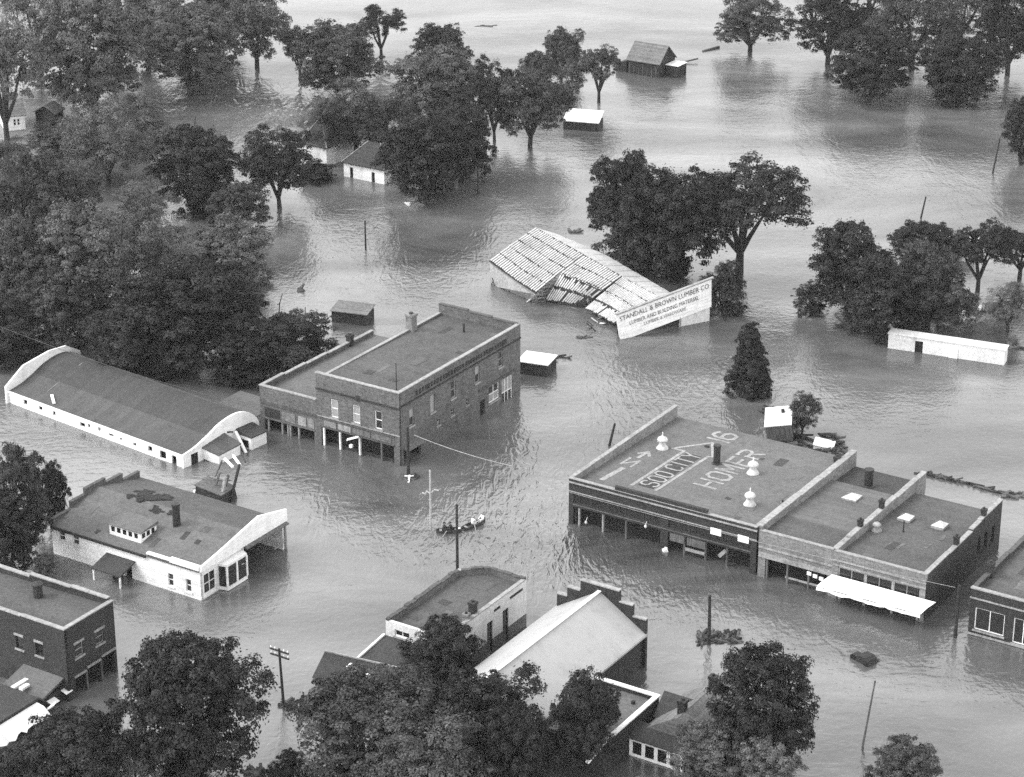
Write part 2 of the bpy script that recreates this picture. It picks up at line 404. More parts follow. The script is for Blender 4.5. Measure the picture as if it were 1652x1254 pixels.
def chimney(par, x, y, z0, z1, w, mat, name='chimney'):
    m = MB(); m.box(x - w / 2, x + w / 2, y - w / 2, y + w / 2, z0, z1 - 0.25)
    m.box(x - w * 0.6, x + w * 0.6, y - w * 0.6, y + w * 0.6, z1 - 0.247, z1)
    o = m.build(name, mat, par)
    q = MB(); q.tube((x, y, z1 + 0.002), (x, y, z1 + 0.18), w * 0.26, w * 0.24, 8); q.build('flue', 'black_iron', o)
    return o
def pipe(par, x, y, z0, z1, r, name='stovepipe'):
    m = MB(); m.lathe((x, y, 0), [(r * 1.6, z0), (r * 1.5, z0 + 0.1), (r, z0 + 0.15), (r, z1 - 0.2), (r * 1.15, z1 - 0.18), (r * 1.1, z1)], 12)
    return m.build(name, 'black_iron', par)
def stepped(par, F, pts, zb, t=0.32, mat='brick_grey', cop='coping', copw=0.05, ch=0.1):
    """parapet in level steps: pts are (a0, a1, ztop); each step capped"""
    m = MB()
    for a0, a1, zt in pts: F.box(m, a0, a1, -t, 0, zb, zt)
    p = m.build('parapet', mat, par)
    for a0, a1, zt in pts:
        c = MB(); F.box(c, a0 - 0.005, a1 + 0.005, -t - copw, copw, zt + 0.002, zt + ch); c.build('coping', cop, p)
    return p

def roof_patches(par, zf, x0, x1, y0, y1, n, seed):
    """mended places: thin sheets of felt tarred onto a flat roof"""
    rng = random.Random(seed)
    for k in range(n):
        cx, cy = rng.uniform(x0, x1), rng.uniform(y0, y1); w_, d_ = rng.uniform(0.3, 1.3), rng.uniform(0.4, 2.2); a = rng.uniform(-0.12, 0.12)
        pts = []
        for sx, sy in ((-1, -1), (1, -1), (1, 1), (-1, 1)):
            x, y = sx * w_ / 2 * rng.uniform(.85, 1.1), sy * d_ / 2 * rng.uniform(.85, 1.1); pts.append((cx + x * math.cos(a) - y * math.sin(a), cy + x * math.sin(a) + y * math.cos(a)))
        m = MB(); m.prism([(x, y, zf(x, y) + 0.001) for x, y in pts], (0, 0, 0.018 + 0.002 * k)); m.build('felt_patch', rng.choice(['roof_dark', 'roof_felt', 'roof_gravel', 'roof_roll']), par)

# ------------------------------------------------------------------ the setting: the flood
NW = 64
w = MB()
w.poly([(-3000, -400, 0), (3000, -400, 0), (3000, 5000, 0), (-3000, 5000, 0)])
tag(w.build('flood_water', 'flood_water'), kind='structure')


# ------------------------------------------------------------------ two-storey brick corner store
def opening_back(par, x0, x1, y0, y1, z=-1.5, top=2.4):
    """near-black back and lid set close behind the flooded fronts, standing in for indoor shade"""
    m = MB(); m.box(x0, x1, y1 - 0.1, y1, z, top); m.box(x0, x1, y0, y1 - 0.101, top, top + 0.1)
    return m.build('shop_shade_panel', 'interior', par)
def corner_store():
    W, D, H = 10.2, 22.5, 7.86
    t = thing('brick_corner_store', 'two-storey grey brick corner store, its shopfront half under water', 'building', -136.7, 178.5)
    FF, FR, FL, FB = Face('x', 0, -1), Face('y', W, 1), Face('y', 0, -1), Face('x', D, 1)
    fw = [(1.78, 2.68), (4.5, 5.4), (7.22, 8.1)]
    m = MB(); holes = [(a, b, 3.45, 5.4) for a, b in fw] + [(0.5, 9.5, -1.5, 2.05)]
    wall(m, FF, 0, W, -1.6, H, holes); m.build('front_wall', 'brick_grey', t)
    sw = [(2.16, 3.65, 5.5), (5.88, 3.75, 5.65), (9.63, 3.95, 5.85), (14.13, 4.1, 5.95), (18.64, 4.3, 6.1)]
    hs = [(a - 0.42, a + 0.42, b, c) for a, b, c in sw] + [(a - 0.25, a + 0.25, z - 0.35, z + 0.35) for a, z in ((6.87, 2.3), (9.45, 2.45), (12.21, 2.6))]
    hs += [(0.7, 3.7, -1.5, 1.7), (14.6, 15.6, -1.5, 1.8), (16.3, 18.3, 0.9, 2.8), (18.8, 20.9, -0.5, 2.7)]
    m = MB(); wall(m, FR, 0.001, D, -1.6, H, hs); m.build('side_wall', 'brick_grey', t)
    m = MB(); wall(m, FL, 0.301, D, -1.6, 7.2); m.build('party_wall', 'brick_grey', t)
    m = MB(); wall(m, FB, 0.001, W - 0.301, -1.6, 7.0); m.build('rear_wall', 'brick_grey', t)
    window(t, FF, *fw[0], 3.45, 5.4, top='shade_cloth', bot='shade_cloth', frame='white_paint')
    window(t, FF, *fw[1], 3.45, 5.4, top='shade_cloth', bot='shade_cloth', frame='white_paint')
    window(t, FF, *fw[2], 3.45, 5.4, frame='white_paint')
    for k, (a, b, c) in enumerate(sw):
        tp, bt = [('shade_cloth', 'glass_dark'), ('shade_cloth', 'shade_cloth'), ('glass_dark', 'glass_dark'), ('shade_cloth', 'glass_dark'), ('glass_dark', 'glass_dark')][k]
        window(t, FR, a - 0.42, a + 0.42, b, c, top=tp, bot=bt, frame='wood_pale')
    for k, (a, z) in enumerate(((6.87, 2.3), (9.45, 2.45), (12.21, 2.6))):
        window(t, FR, a - 0.25, a + 0.25, z - 0.35, z + 0.35, rows=2, top='glass_dark', bot='shade_cloth' if k == 0 else 'glass_dark', fw=0.06)
    # shopfront: lintel, transom boards, posts
    m = MB(); FF.box(m, 0.4, 9.6, 0.003, 0.1, 2.06, 2.2); FF.box(m, 0.4, 9.6, 0.003, 0.14, 3.0, 3.12); m.build('shopfront_lintel', 'coping_dark', t)
    for k, (a, b) in enumerate(((0.9, 2.4), (2.7, 4.2), (4.5, 6.6), (6.9, 9.2))):
        q = MB(); FF.box(q, a, b, 0.003, 0.07, 2.26, 2.92); q.build('transom_panel', ['brick_light', 'coping', 'wood_grey', 'brick_grey'][k], t)
    for a in (0.75, 2.75, 5.2, 7.9):
        q = MB(); FF.box(q, a - 0.09, a + 0.09, -0.25, -0.05, -1.6, 2.049); q.build('shop_post', 'white_paint' if a < 6 else 'wood_grey', t)
    q = MB(); FF.box(q, 0.5, 9.5, -0.5, -0.42, -1.6, 0.35); q.build('shop_sill', 'wood_dark', t)
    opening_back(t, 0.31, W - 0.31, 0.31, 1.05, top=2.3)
    q = MB(); q.bar((4.2, -0.7, 1.75), (5.3, -0.2, 2.15), 0.5, 0.06); q.bar((4.6, -0.75, 1.2), (4.9, -0.75, 1.2), 0.3, 0.3); q.build('broken_awning', 'white_canvas', t)
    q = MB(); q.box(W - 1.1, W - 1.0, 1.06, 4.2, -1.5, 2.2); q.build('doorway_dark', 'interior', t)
    # corner entrance on the side street with a slanted pale hood
    q = MB(); q.hexa([(W - 0.2, 0.7, 1.7), (W + 0.5, 0.7, 1.35), (W + 0.5, 3.7, 1.35), (W - 0.2, 3.7, 1.7), (W - 0.2, 0.7, 1.9), (W + 0.55, 0.7, 1.45), (W + 0.55, 3.7, 1.45), (W - 0.2, 3.7, 1.9)])
    q.build('door_hood', 'wood_grey', t)
    q = MB(); FR.box(q, 1.5, 1.64, -0.2, -0.05, -1.6, 1.69); q.build('door_post', 'white_paint', t)
    q = MB(); FR.box(q, 14.65, 15.55, -0.25, -0.18, -1.6, 1.75); q.build('side_door', 'interior', t)
    window(t, FR, 16.3, 18.3, 0.9, 2.8, cols=2, rows=2, frame='white_paint', bot='shade_cloth', top='glass_dark')
    window(t, FR, 18.8, 20.9, -0.5, 2.7, cols=3, rows=2, frame='white_paint', top='shade_cloth', bot='glass_dark', sill=None)
    q = MB(); FR.box(q, 14.3, 21.4, 0.003, 0.12, 2.95, 3.2); q.build('side_shop_lintel', 'coping_dark', t)
    # corbel band and dentil course
    m = MB(); FF.box(m, -0.02, W + 0.1, 0.003, 0.1, 6.1, 6.3); FR.box(m, 0.001, D, 0.003, 0.1, 6.25, 6.42); m.build('corbel_band', 'brick_dark', t)
    m = MB(); FF.box(m, -0.02, W + 0.06, 0.003, 0.06, 2.95 + 0.25, 3.3); m.build('belt_course', 'coping', t)
    rng = random.Random(3); y = 3.0
    while y < 19.5:
        m = MB(); FR.box(m, y, y + rng.uniform(0.22, 0.34), 0.003, rng.uniform(0.05, 0.09), 6.6 + rng.uniform(0, 0.1), 7.15); y += rng.uniform(0.42, 0.6)
        m.build('dentil', 'brick_dark', t)
    q = MB(); FF.box(q, 5.0, 5.4, 0.003, 0.12, 5.95, 6.5); q.build('date_stone', 'brick_dark', t)
    # roof with copings and stepped rear parapet
    m = MB(); m.hexa([(0.28, 0.28, 6.9), (W - 0.28, 0.28, 6.9), (W - 0.28, D - 0.28, 6.5), (0.28, D - 0.28, 6.5), (0.28, 0.28, 7.25), (W - 0.28, 0.28, 7.25), (W - 0.28, D - 0.28, 6.95), (0.28, D - 0.28, 6.95)])
    m.build('roof', 'roof_tar', t)
    m = MB(); m.box(-0.05, W + 0.06, -0.06, 0.34, H + 0.002, H + 0.1); m.box(W - 0.34, W + 0.06, 0.341, D - 0.32, H + 0.002, H + 0.1); m.build('coping', 'coping', t)
    m = MB(); m.box(-0.03, 0.33, 0.36, D - 0.4, 7.202, 7.27); m.build('roof_edge', 'coping', t)
    stepped(t, FB, [(0, 3.7, 8.15), (3.72, 6.7, 8.0), (6.72, W - 0.33, 7.85)], 7.0, cop='coping_dark')
    chimney(t, 0.25, 16.6, 6.6, 8.9, 0.85, 'brick_light')
    roof_patches(t, lambda x, y: 7.25 - 0.3 * (y - .28) / (D - .56), 1.2, W - 1.2, 1.5, D - 2, 8, 41)
    m = MB(); m.tube((9.4, 0.75, 7.2), (9.4, 0.75, 10.7), 0.06, 0.045); m.build('flagpole', 'wood_dark', t)
    pipe(t, 5.2, 19.2, 6.9, 8.0, 0.11, 'vent_pipe')
    return t
corner_store()

def brick_wing():
    W, D, H = 7.28, 19.7, 4.86
    t = thing('brick_shop_wing', 'one-storey brick shop with stepped side parapet against the two-storey corner store', 'building', -144.0, 178.5)
    FF, FL, FB = Face('x', 0, -1), Face('y', 0, -1), Face('x', D, 1)
    m = MB(); wall(m, FF, 0, W, -1.6, H, [(0.5, 6.9, -1.5, 1.35)]); m.build('front_wall', 'brick_grey', t)
    m = MB(); wall(m, FL, 0.001, D, -1.6, 4.0); m.build('side_wall', 'brick_grey', t)
    m = MB(); wall(m, FB, 0.31, W, -1.6, 3.9); m.build('rear_wall', 'brick_grey', t)
    m = MB(); FF.box(m, 0.1, W - 0.05, 0.003, 0.1, 3.0, 3.25); m.build('corbel_band', 'coping_dark', t)
    m = MB(); FF.box(m, 0.35, 7.0, 0.003, 0.1, 1.36, 1.5); m.build('shopfront_lintel', 'wood_grey', t)
    for k, (a, b) in enumerate(((0.6, 2.5), (2.8, 4.5), (4.9, 5.9), (6.1, 6.9))):
        q = MB(); FF.box(q, a, b, 0.003, 0.06, 1.6, 2.6); q.build('transom_panel', ['wood_dark', 'brick_light', 'coping', 'brick_light'][k], t)
    for a in (0.95, 2.72, 3.45, 3.75, 4.84):
        q = MB(); FF.box(q, a - 0.08, a + 0.08, -0.25, -0.05, -1.6, 1.349); q.build('shop_post', 'wood_pale', t)
    opening_back(t, 0.31, W - 0.01, 0.31, 1.05, top=1.7)
    m = MB(); m.hexa([(0.28, 0.28, 3.7), (W - 0.003, 0.28, 3.7), (W - 0.003, D - 0.2, 3.3), (0.28, D - 0.2, 3.3), (0.28, 0.28, 4.25), (W - 0.003, 0.28, 4.25), (W - 0.003, D + 0.1, 3.95), (0.28, D + 0.1, 3.95)])
    m.build('roof', 'roof_gravel', t)
    m = MB(); m.box(-0.05, W - 0.06, -0.06, 0.34, H + 0.002, H + 0.1); m.build('coping', 'coping', t)
    stepped(t, FL, [(0.341, 3.9, 4.86), (3.92, 7.6, 4.72), (7.62, 11.4, 4.6), (11.42, 15.5, 4.5), (15.52, D, 4.4)], 4.0)
    chimney(t, 0.15, 15.6, 3.9, 5.3, 0.6, 'brick_dark')
    m = MB(); m.bar((4.9, 9.0, 4.18), (6.0, 12.4, 4.12), 0.5, 0.12); m.build('roof_board', 'coping', t)
    m = MB(); m.bar((5.6, 12.6, 4.16), (6.4, 13.3, 4.14), 0.6, 0.2); m.build('roof_board', 'white_paint', t)
    return t
brick_wing()

# ------------------------------------------------------------------ the brick shop block with the town name on its roof
STROKES = {
    'S': [[(1, .86), (.75, 1), (.25, 1), (0, .85), (0, .65), (.25, .52), (.75, .48), (1, .35), (1, .15), (.75, 0), (.25, 0), (0, .14)]],
    'O': [[(.25, 0), (0, .2), (0, .8), (.25, 1), (.75, 1), (1, .8), (1, .2), (.75, 0), (.25, 0)]],
    'C': [[(1, .82), (.75, 1), (.25, 1), (0, .8), (0, .2), (.25, 0), (.75, 0), (1, .18)]],
    'I': [[(.5, 0), (.5, 1)]], 'T': [[(.5, 0), (.5, 1)], [(0, 1), (1, 1)]],
    'Y': [[(.5, 0), (.5, .5)], [(0, 1), (.5, .5), (1, 1)]],
    'H': [[(0, 0), (0, 1)], [(1, 0), (1, 1)], [(0, .5), (1, .5)]],
    'M': [[(0, 0), (0, 1), (.5, .35), (1, 1), (1, 0)]],
    'E': [[(1, 1), (0, 1), (0, 0), (1, 0)], [(0, .5), (.8, .5)]],
    'R': [[(0, 0), (0, 1), (.75, 1), (1, .85), (1, .65), (.75, .5), (0, .5)], [(.5, .5), (1, 0)]],
    'N': [[(0, 0), (0, 1), (1, 0), (1, 1)]],
    '1': [[(.5, 0), (.5, 1)]],
    '6': [[(.9, .9), (.65, 1), (.3, 1), (0, .75), (0, .2), (.25, 0), (.75, 0), (1, .18), (1, .4), (.75, .56), (.25, .56), (0, .4)]],
}
def painted(par, name, lines, tw, zf, mat='paint_mark'):
    """brush strokes lying on a roof: each line a run of (x, y) points"""
    m = MB(); k = 0
    for ln in lines:
        for (x0, y0), (x1, y1) in zip(ln, ln[1:]):
            d = Vector((x1 - x0, y1 - y0)); l = d.length
            if l < 1e-6: continue
            d /= l; n = Vector((-d.y, d.x)) * tw / 2; e = d * tw * 0.4
            ps = [(x0 - e.x - n.x, y0 - e.y - n.y), (x1 + e.x - n.x, y1 + e.y - n.y), (x1 + e.x + n.x, y1 + e.y + n.y), (x0 - e.x + n.x, y0 - e.y + n.y)]
            m.poly([(x, y, zf(x, y) + 0.012 + 0.0025 * (k % 6)) for x, y in ps]); k += 1
    return m.build(name, mat, par)
def roof_letters(par, text, x_base, y0, hgt, wid, adv, tw, zf):
    y = y0
    for ch in text:
        if ch != ' ':
            ww = wid * (0.5 if ch in 'I1' else 1)
            painted(par, 'painted_letter', [[(x_base - q * hgt, y + p * ww) for p, q in ln] for ln in STROKES[ch]], tw, zf)
            y += adv * (0.62 if ch in 'I1' else 1)
        else: y += adv * 0.45
def town_block_a():
    W, D, H = 19.8, 20.6, 4.72
    t = thing('brick_shop_with_lettered_roof', 'long dark-fronted brick shop with white town name and arrows painted on its roof', 'building', -105.6, 176.4)
    FF, FL, FR, FB = Face('x', 0, -1), Face('y', 0, -1), Face('y', W, 1), Face('x', D, 1)
    zr = lambda x, y: 4.2 - 0.7 * y / D
    m = MB(); wall(m, FF, 0, W, -1.6, H, [(0.5, 9.9, -1.5, 1.9), (0.5, 9.9, 2.35, 3.2), (10.7, 19.2, -1.5, 1.9), (10.7, 19.2, 2.35, 3.2)]); m.build('front_wall', 'brick_painted_dark', t)
    for a0, a1, n in ((0.5, 9.9, 5), (10.7, 19.2, 4)):
        for k in range(n):
            s = (a1 - a0) / n
            window(t, FF, a0 + k * s, a0 + (k + 1) * s, 2.35, 3.2, frame='wood_dark', cols=3, rows=1, sill=None, fw=0.08, name='transom_window')
    m = MB(); wall(m, FL, 0.001, D, -1.6, 3.4); m.build('side_wall', 'brick_light', t)
    m = MB(); wall(m, FB, 0.31, W, -1.6, 3.2); m.build('rear_wall', 'brick_light', t)
    m = MB(); m.hexa([(0.28, 0.28, 3.6), (W, 0.28, 3.6), (W, D + 0.1, 2.9), (0.28, D + 0.1, 2.9), (0.28, 0.28, zr(0, 0.28)), (W, 0.28, zr(0, .28)), (W, D + 0.1, zr(0, D)), (0.28, D + 0.1, zr(0, D))]); m.build('roof', 'roof_gravel', t)
    # cornice lines and raised centre
    m = MB(); FF.box(m, -0.05, W + 0.05, 0.003, 0.16, 4.35, 4.45); m.build('cornice', 'coping', t)
    m = MB(); FF.box(m, -0.02, W + 0.02, 0.003, 0.1, 3.42, 3.5); m.build('sign_rail', 'coping', t)
    m = MB(); FF.box(m, 0.5, W - 0.5, 0.003, 0.06, 2.12, 2.2); m.build('lower_rail', 'wood_grey', t)
    m = MB(); m.box(-0.05, W, -0.06, 0.34, H + 0.002, H + 0.07); m.build('coping', 'coping', t)
    m = MB(); m.box(5.0, 14.7, -0.03, 0.3, H + 0.072, H + 0.42); m.build('raised_parapet', 'brick_painted_dark', t)
    m = MB(); m.box(4.95, 14.75, 0.05, 0.42, H + 0.1, H + 0.16); m.build('parapet_ledge', 'coping', t)
    # left parapet rising above the falling roof, party parapet on the right
    m = MB(); m.box(0, 0.32, 0.341, D, 3.401, 4.75); p = m.build('parapet', 'brick_light', t)
    m = MB(); m.box(-0.05, 0.37, 0.341, D, 4.752, 4.83); m.build('coping', 'coping', p)
    rng = random.Random(5); m = MB(); c = MB(); y = 0.341
    while y < D - 0.2:
        l = min(rng.uniform(1.8, 3.0), D - y); z = 4.72 - 0.012 * y + rng.uniform(-0.05, 0.05)
        m.box(W - 0.28, W + 0.28, y, y + l, 2.5, z); c.box(W - 0.33, W + 0.33, y, y + l - 0.02, z + 0.002, z + 0.09); y += l
    p = m.build('party_parapet', 'brick_light', t); c.build('coping', 'coping', p)
    # roof painting: arrow with N, boxed arrow SOO CITY 16, HOMER
    painted(t, 'painted_arrow', [[(2.15, 2.6), (2.35, 6.0)]], 0.55, zr)
    painted(t, 'painted_letter', [[(2.85, 6.75), (2.85, 8.5), (1.7, 6.9), (1.7, 8.65)]], 0.26, zr)
    painted(t, 'painted_arrow', [[(2.3, 9.2), (2.4, 10.8)], [(1.8, 10.1), (2.4, 11.0), (3.0, 10.1)]], 0.34, zr)
    painted(t, 'painted_box_arrow', [[(5.1, 3.0), (5.15, 13.2)], [(7.6, 3.2), (7.75, 13.2)], [(5.1, 13.2), (3.9, 13.1), (6.45, 16.6), (8.2, 13.4), (7.75, 13.2)]], 0.32, zr)
    painted(t, 'painted_ground', [[(6.38, 4.0), (6.42, 12.2)]], 1.7, lambda x, y: zr(x, y) - 0.004, 'roof_dark')
    roof_letters(t, 'SOO CITY', 7.25, 3.8, 1.75, 0.92, 1.36, 0.22, zr)
    roof_letters(t, '16', 7.75, 17.2, 2.3, 1.5, 1.6, 0.36, zr)
    roof_letters(t, 'HOMER', 12.0, 6.7, 2.2, 1.45, 2.18, 0.34, zr)
    roof_patches(t, lambda x, y: zr(x, y) - 0.0, 13.8, W - 1.2, 1.5, D - 2, 7, 42); roof_patches(t, zr, 8.6, 18, 15.5, D - 1.5, 4, 43)
    for x, y in ((3.1, 12.5), (13.25, 12.0), (16.4, 5.2)):
        z = zr(x, y); m = MB()
        m.lathe((x, y, 0), [(0.62, z - 0.05), (0.6, z + 0.1), (0.36, z + 0.42), (0.32, z + 0.62), (0.34, z + 0.7)], 14)
        o = m.build('roof_ventilator', 'vent_metal', t, True)
        m = MB(); m.lathe((x, y, 0), [(0.2, z + 0.69), (0.5, z + 0.82), (0.52, z + 1.0), (0.42, z + 1.16), (0.2, z + 1.3), (0.06, z + 1.42), (0.04, z + 1.75)], 14); m.build('ventilator_cap', 'vent_metal', o, True)
    pipe(t, 9.25, 12.2, zr(0, 12) - 0.05, zr(0, 12) + 1.95, 0.34)
    chimney(t, W - 0.6, 18.0, 3.4, 4.75, 0.5, 'brick_dark'); chimney(t, W - 0.7, 6.5, 3.8, 4.5, 0.4, 'brick_light')
    m = MB(); m.box(6.3, 6.7, 15.2, 15.5, zr(0, 15), zr(0, 15) + 0.15); m.build('roof_hatch', 'wood_dark', t)
    # shopfront posts, boards and signs
    for a in (1.1, 3.7, 6.2, 12.4, 14.6, 16.8):
        q = MB(); FF.box(q, a - 0.08, a + 0.08, -0.28, -0.06, -1.6, 1.899); q.build('shop_post', 'wood_pale' if a < 4 else 'wood_grey', t)
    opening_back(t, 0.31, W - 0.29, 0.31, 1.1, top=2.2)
    for a, zz in ((15.7, 3.05), (18.5, 3.05)):
        q = MB(); FF.box(q, a - 0.55, a + 0.55, 0.06, 0.13, zz - 0.1, zz + 0.55); q.build('sign_board', 'white_paint', t)
    q = MB(); FF.box(q, 12.6, 14.6, 0.02, 0.1, 0.55, 0.85); q.build('loose_board', 'wood_pale', t)
    q = MB(); FF.box(q, 12.7, 14.6, -0.1, 0.0, 1.1, 1.85); q.build('shop_shutter', 'wood_grey', t)
    q = MB(); FF.box(q, 10.9, 12.4, -0.1, 0.0, 1.1, 1.88); q.build('shop_shutter', 'wood_grey', t)
    q = MB(); q.bar((16.2, -0.25, 1.0), (16.8, -0.25, 1.7), 0.2, 0.35); q.build('loose_board', 'wood_pale', t)
    for a, z in ((2.1, 0.75), (8.5, 2.0)):
        q = MB(); q.lathe((a, -0.3, z), [(0.03, -0.15), (0.1, -0.1), (0.14, 0.02), (0.1, 0.12), (0.04, 0.2)], 10); q.tube((a, -0.3, z + 0.2), (a, -0.05, z + 0.45), 0.03); q.build('globe_lamp', 'cream_paint', t, True)
    return t
town_block_a()

def skylight(par, x, y, z, w, name='skylight'):
    m = MB(); m.box(x - w, x + w, y - w, y + w, z - 0.05, z + 0.2)
    o = m.build(name, 'coping', par)
    b = [(x - w, y - w, z + 0.202), (x + w, y - w, z + 0.202), (x + w, y + w, z + 0.202), (x - w, y + w, z + 0.202)]; ap = (x, y, z + 0.6)
    for k in range(4):
        q = MB(); q.poly([b[k], b[(k + 1) % 4], ap]); q.build('skylight_pane', 'vent_metal' if k in (0, 1) else 'wood_grey', o)
    return o
def town_block_b():
    W, D, H = 7.35, 20.4, 4.6
    t = thing('brick_middle_shop', 'narrow brick shop with one pyramid skylight between the lettered-roof and awning shops', 'building', -85.5, 176.25)
    FF, FB = Face('x', 0, -1), Face('x', D, 1)
    m = MB(); wall(m, FF, 0, W, -1.6, H, [(0.7, 7.0, -1.5, 2.0)]); m.build('front_wall', 'brick_light', t)
    m = MB(); wall(m, FB, 0, W, -1.6, 2.6); m.build('rear_wall', 'brick_light', t)
    m = MB(); m.hexa([(0, 0.28, 3.4), (W, 0.28, 3.4), (W, 15.0, 3.0), (0, 15.0, 3.0), (0, 0.28, 4.1), (W, 0.28, 4.1), (W, 15.2, 3.65), (0, 15.2, 3.65)]); m.build('roof', 'roof_roll', t)
    m = MB(); m.box(0, W, 0.29, 5.2, 4.0, 4.125); m.hexa([(0, .29, 4.1), (W, .29, 4.1), (W, 5.2, 3.95), (0, 5.2, 3.95), (0, .29, 4.13), (W, .29, 4.13), (W, 5.2, 3.99), (0, 5.2, 3.99)]); m.v = m.v[8:]; m.f = [tuple(i - 8 for i in f) for f in m.f[6:]]
    m.build('roof_patch', 'roof_tar', t)
    m = MB(); m.hexa([(0, 15.201, 2.4), (W, 15.201, 2.4), (W, D + 0.1, 2.3), (0, D + 0.1, 2.3), (0, 15.201, 3.3), (W, 15.201, 3.3), (W, D + 0.1, 3.0), (0, D + 0.1, 3.0)]); m.build('rear_roof', 'roof_dark', t)
    m = MB(); m.box(0.3, W, -0.05, 0.33, H + 0.002, H + 0.08); m.build('coping', 'coping', t)
    m = MB(); FF.box(m, 0.05, W, 0.003, 0.12, 2.95, 3.1); FF.box(m, 0.05, W, 0.003, 0.08, 2.02, 2.5); m.build('shopfront_lintel', 'coping', t)
    for a in (0.85, 2.9, 5.0, 6.9):
        q = MB(); FF.box(q, a - 0.08, a + 0.08, -0.28, -0.06, -1.6, 1.999); q.build('shop_post', 'wood_grey', t)
    q = MB(); FF.box(q, 2.7, 6.6, -0.2, -0.1, 0.5, 0.66); q.build('loose_board', 'wood_pale', t)
    for k, a in enumerate((4.9, 5.5, 6.1)):
        q = MB(); FF.box(q, a, a + 0.42, 0.02, 0.08, 1.5 - 0.1 * k, 1.85 - 0.1 * k); q.build('sign_board', 'white_paint', t)
    opening_back(t, 0.0, W, 0.31, 1.1, top=2.3)
    skylight(t, 3.4, 12.3, 3.72, 0.75)
    pipe(t, 3.15, 16.6, 3.2, 5.0, 0.42)
    return t
town_block_b()
def town_block_c():
    W, D, H = 8.85, 17.4, 4.62
    t = thing('brick_awning_shop', 'brick shop with a long white awning over its flooded front and two flat skylights', 'building', -78.1, 176.1)
    FF, FR, FB = Face('x', 0, -1), Face('y', W, 1), Face('x', D, 1)
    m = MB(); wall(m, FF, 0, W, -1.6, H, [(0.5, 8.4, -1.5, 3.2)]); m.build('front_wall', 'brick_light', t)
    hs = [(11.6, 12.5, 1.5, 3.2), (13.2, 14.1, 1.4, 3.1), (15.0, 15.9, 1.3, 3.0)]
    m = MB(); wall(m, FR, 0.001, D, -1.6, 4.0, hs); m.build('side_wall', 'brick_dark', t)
    for a, b, c, d in hs: window(t, FR, a, b, c, d, frame='wood_dark', sill='brick_dark')
    m = MB(); wall(m, FB, 0, W - 0.31, -1.6, 2.8); m.build('rear_wall', 'brick_light', t)
    m = MB(); m.hexa([(0.2, 0.28, 3.3), (W - 0.28, 0.28, 3.3), (W - 0.28, D + 0.1, 2.4), (0.2, D + 0.1, 2.4), (0.2, 0.28, 4.1), (W - 0.28, 0.28, 4.1), (W - 0.28, D + 0.1, 3.35), (0.2, D + 0.1, 3.35)]); m.build('roof', 'roof_tar', t)
    m = MB(); m.box(0.2, W + 0.05, -0.05, 0.33, H + 0.002, H + 0.08); m.build('coping', 'coping', t)
    m = MB(); FF.box(m, 0.05, W + 0.03, 0.003, 0.12, 3.75, 3.85); FF.box(m, 0.05, W + 0.03, 0.003, 0.07, 3.25, 3.4); m.build('cornice', 'coping', t)
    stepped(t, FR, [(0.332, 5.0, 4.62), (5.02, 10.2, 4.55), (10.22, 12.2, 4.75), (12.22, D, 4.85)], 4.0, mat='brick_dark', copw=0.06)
    m = MB(); c = MB(); rng = random.Random(9); y = 0.332
    while y < D + 2.0:
        l = min(rng.uniform(2, 3.4), D + 2.6 - y); z = 4.62 + rng.uniform(-0.05, 0.06) - (0.0 if y < 12 else 0.1)
        m.box(-0.22, 0.2, y, y + l, 2.3, z); c.box(-0.27, 0.25, y, y + l - 0.02, z + 0.002, z + 0.09); y += l
    p = m.build('party_parapet', 'brick_light', t); c.build('coping', 'coping', p)
    # glazing behind the awning
    for k in range(3):
        window(t, FF, 0.5 + k * 2.633, 0.5 + (k + 1) * 2.633, 2.0, 3.2, frame='wood_pale', rows=1, cols=2, sill=None, name='transom_window', fw=0.14)
    for a in (0.75, 3.13, 5.77, 8.2):
        q = MB(); FF.box(q, a - 0.1, a + 0.1, -0.3, -0.06, -1.6, 1.999); q.build('shop_post', 'wood_pale', t)
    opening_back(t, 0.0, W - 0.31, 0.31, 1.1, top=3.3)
    # canvas awning with sag and scalloped hem on a pipe frame
    m = MB(); n = 24; rng = random.Random(4)
    rows = []
    for k in range(n + 1):
        a = -0.75 + k * 9.9 / n; sag = 0.1 * math.sin(k * 0.9) * 0.5 + rng.uniform(-0.03, 0.03)
        rows.append([(a + 0.75, -0.06, 2.3), (a + 0.3, -0.85, 1.95 + sag * 0.6), (a, -1.6, 1.58 + sag), (a, -1.64, 1.25 + sag + rng.uniform(-0.05, 0.05))])
    for r0, r1 in zip(rows, rows[1:]):
        for j in range(3): m.poly([r0[j], r1[j], r1[j + 1], r0[j + 1]])
    aw = m.build('awning', 'white_canvas', t, True)
    m = MB(); m.tube((-0.75, -1.58, 1.55), (9.15, -1.58, 1.55), 0.035)
    for a in (-0.6, 4.2, 9.0): m.tube((a, -1.58, 1.55), (a + 0.6, -0.06, 2.2), 0.03)
    m.build('awning_frame', 'black_iron', aw)
    roof_patches(t, lambda x, y: 4.1 - 0.75 * (y - .28) / (D - .18), 1.2, W - 1.5, 1.2, 9.5, 7, 44)
    skylight(t, 2.05, 11.1, 3.72, 0.62); skylight(t, 5.3, 11.3, 3.72, 0.62)
    m = MB(); m.lathe((0.9, 7.2, 0), [(0.5, 3.75), (0.48, 3.95), (0.3, 4.05), (0.3, 4.3), (0.44, 4.4), (0.3, 4.6), (0.05, 4.7)], 12); m.build('roof_ventilator', 'wood_pale', t, True)
    pipe(t, 3.0, 8.4, 3.8, 4.9, 0.06, 'vent_pipe')
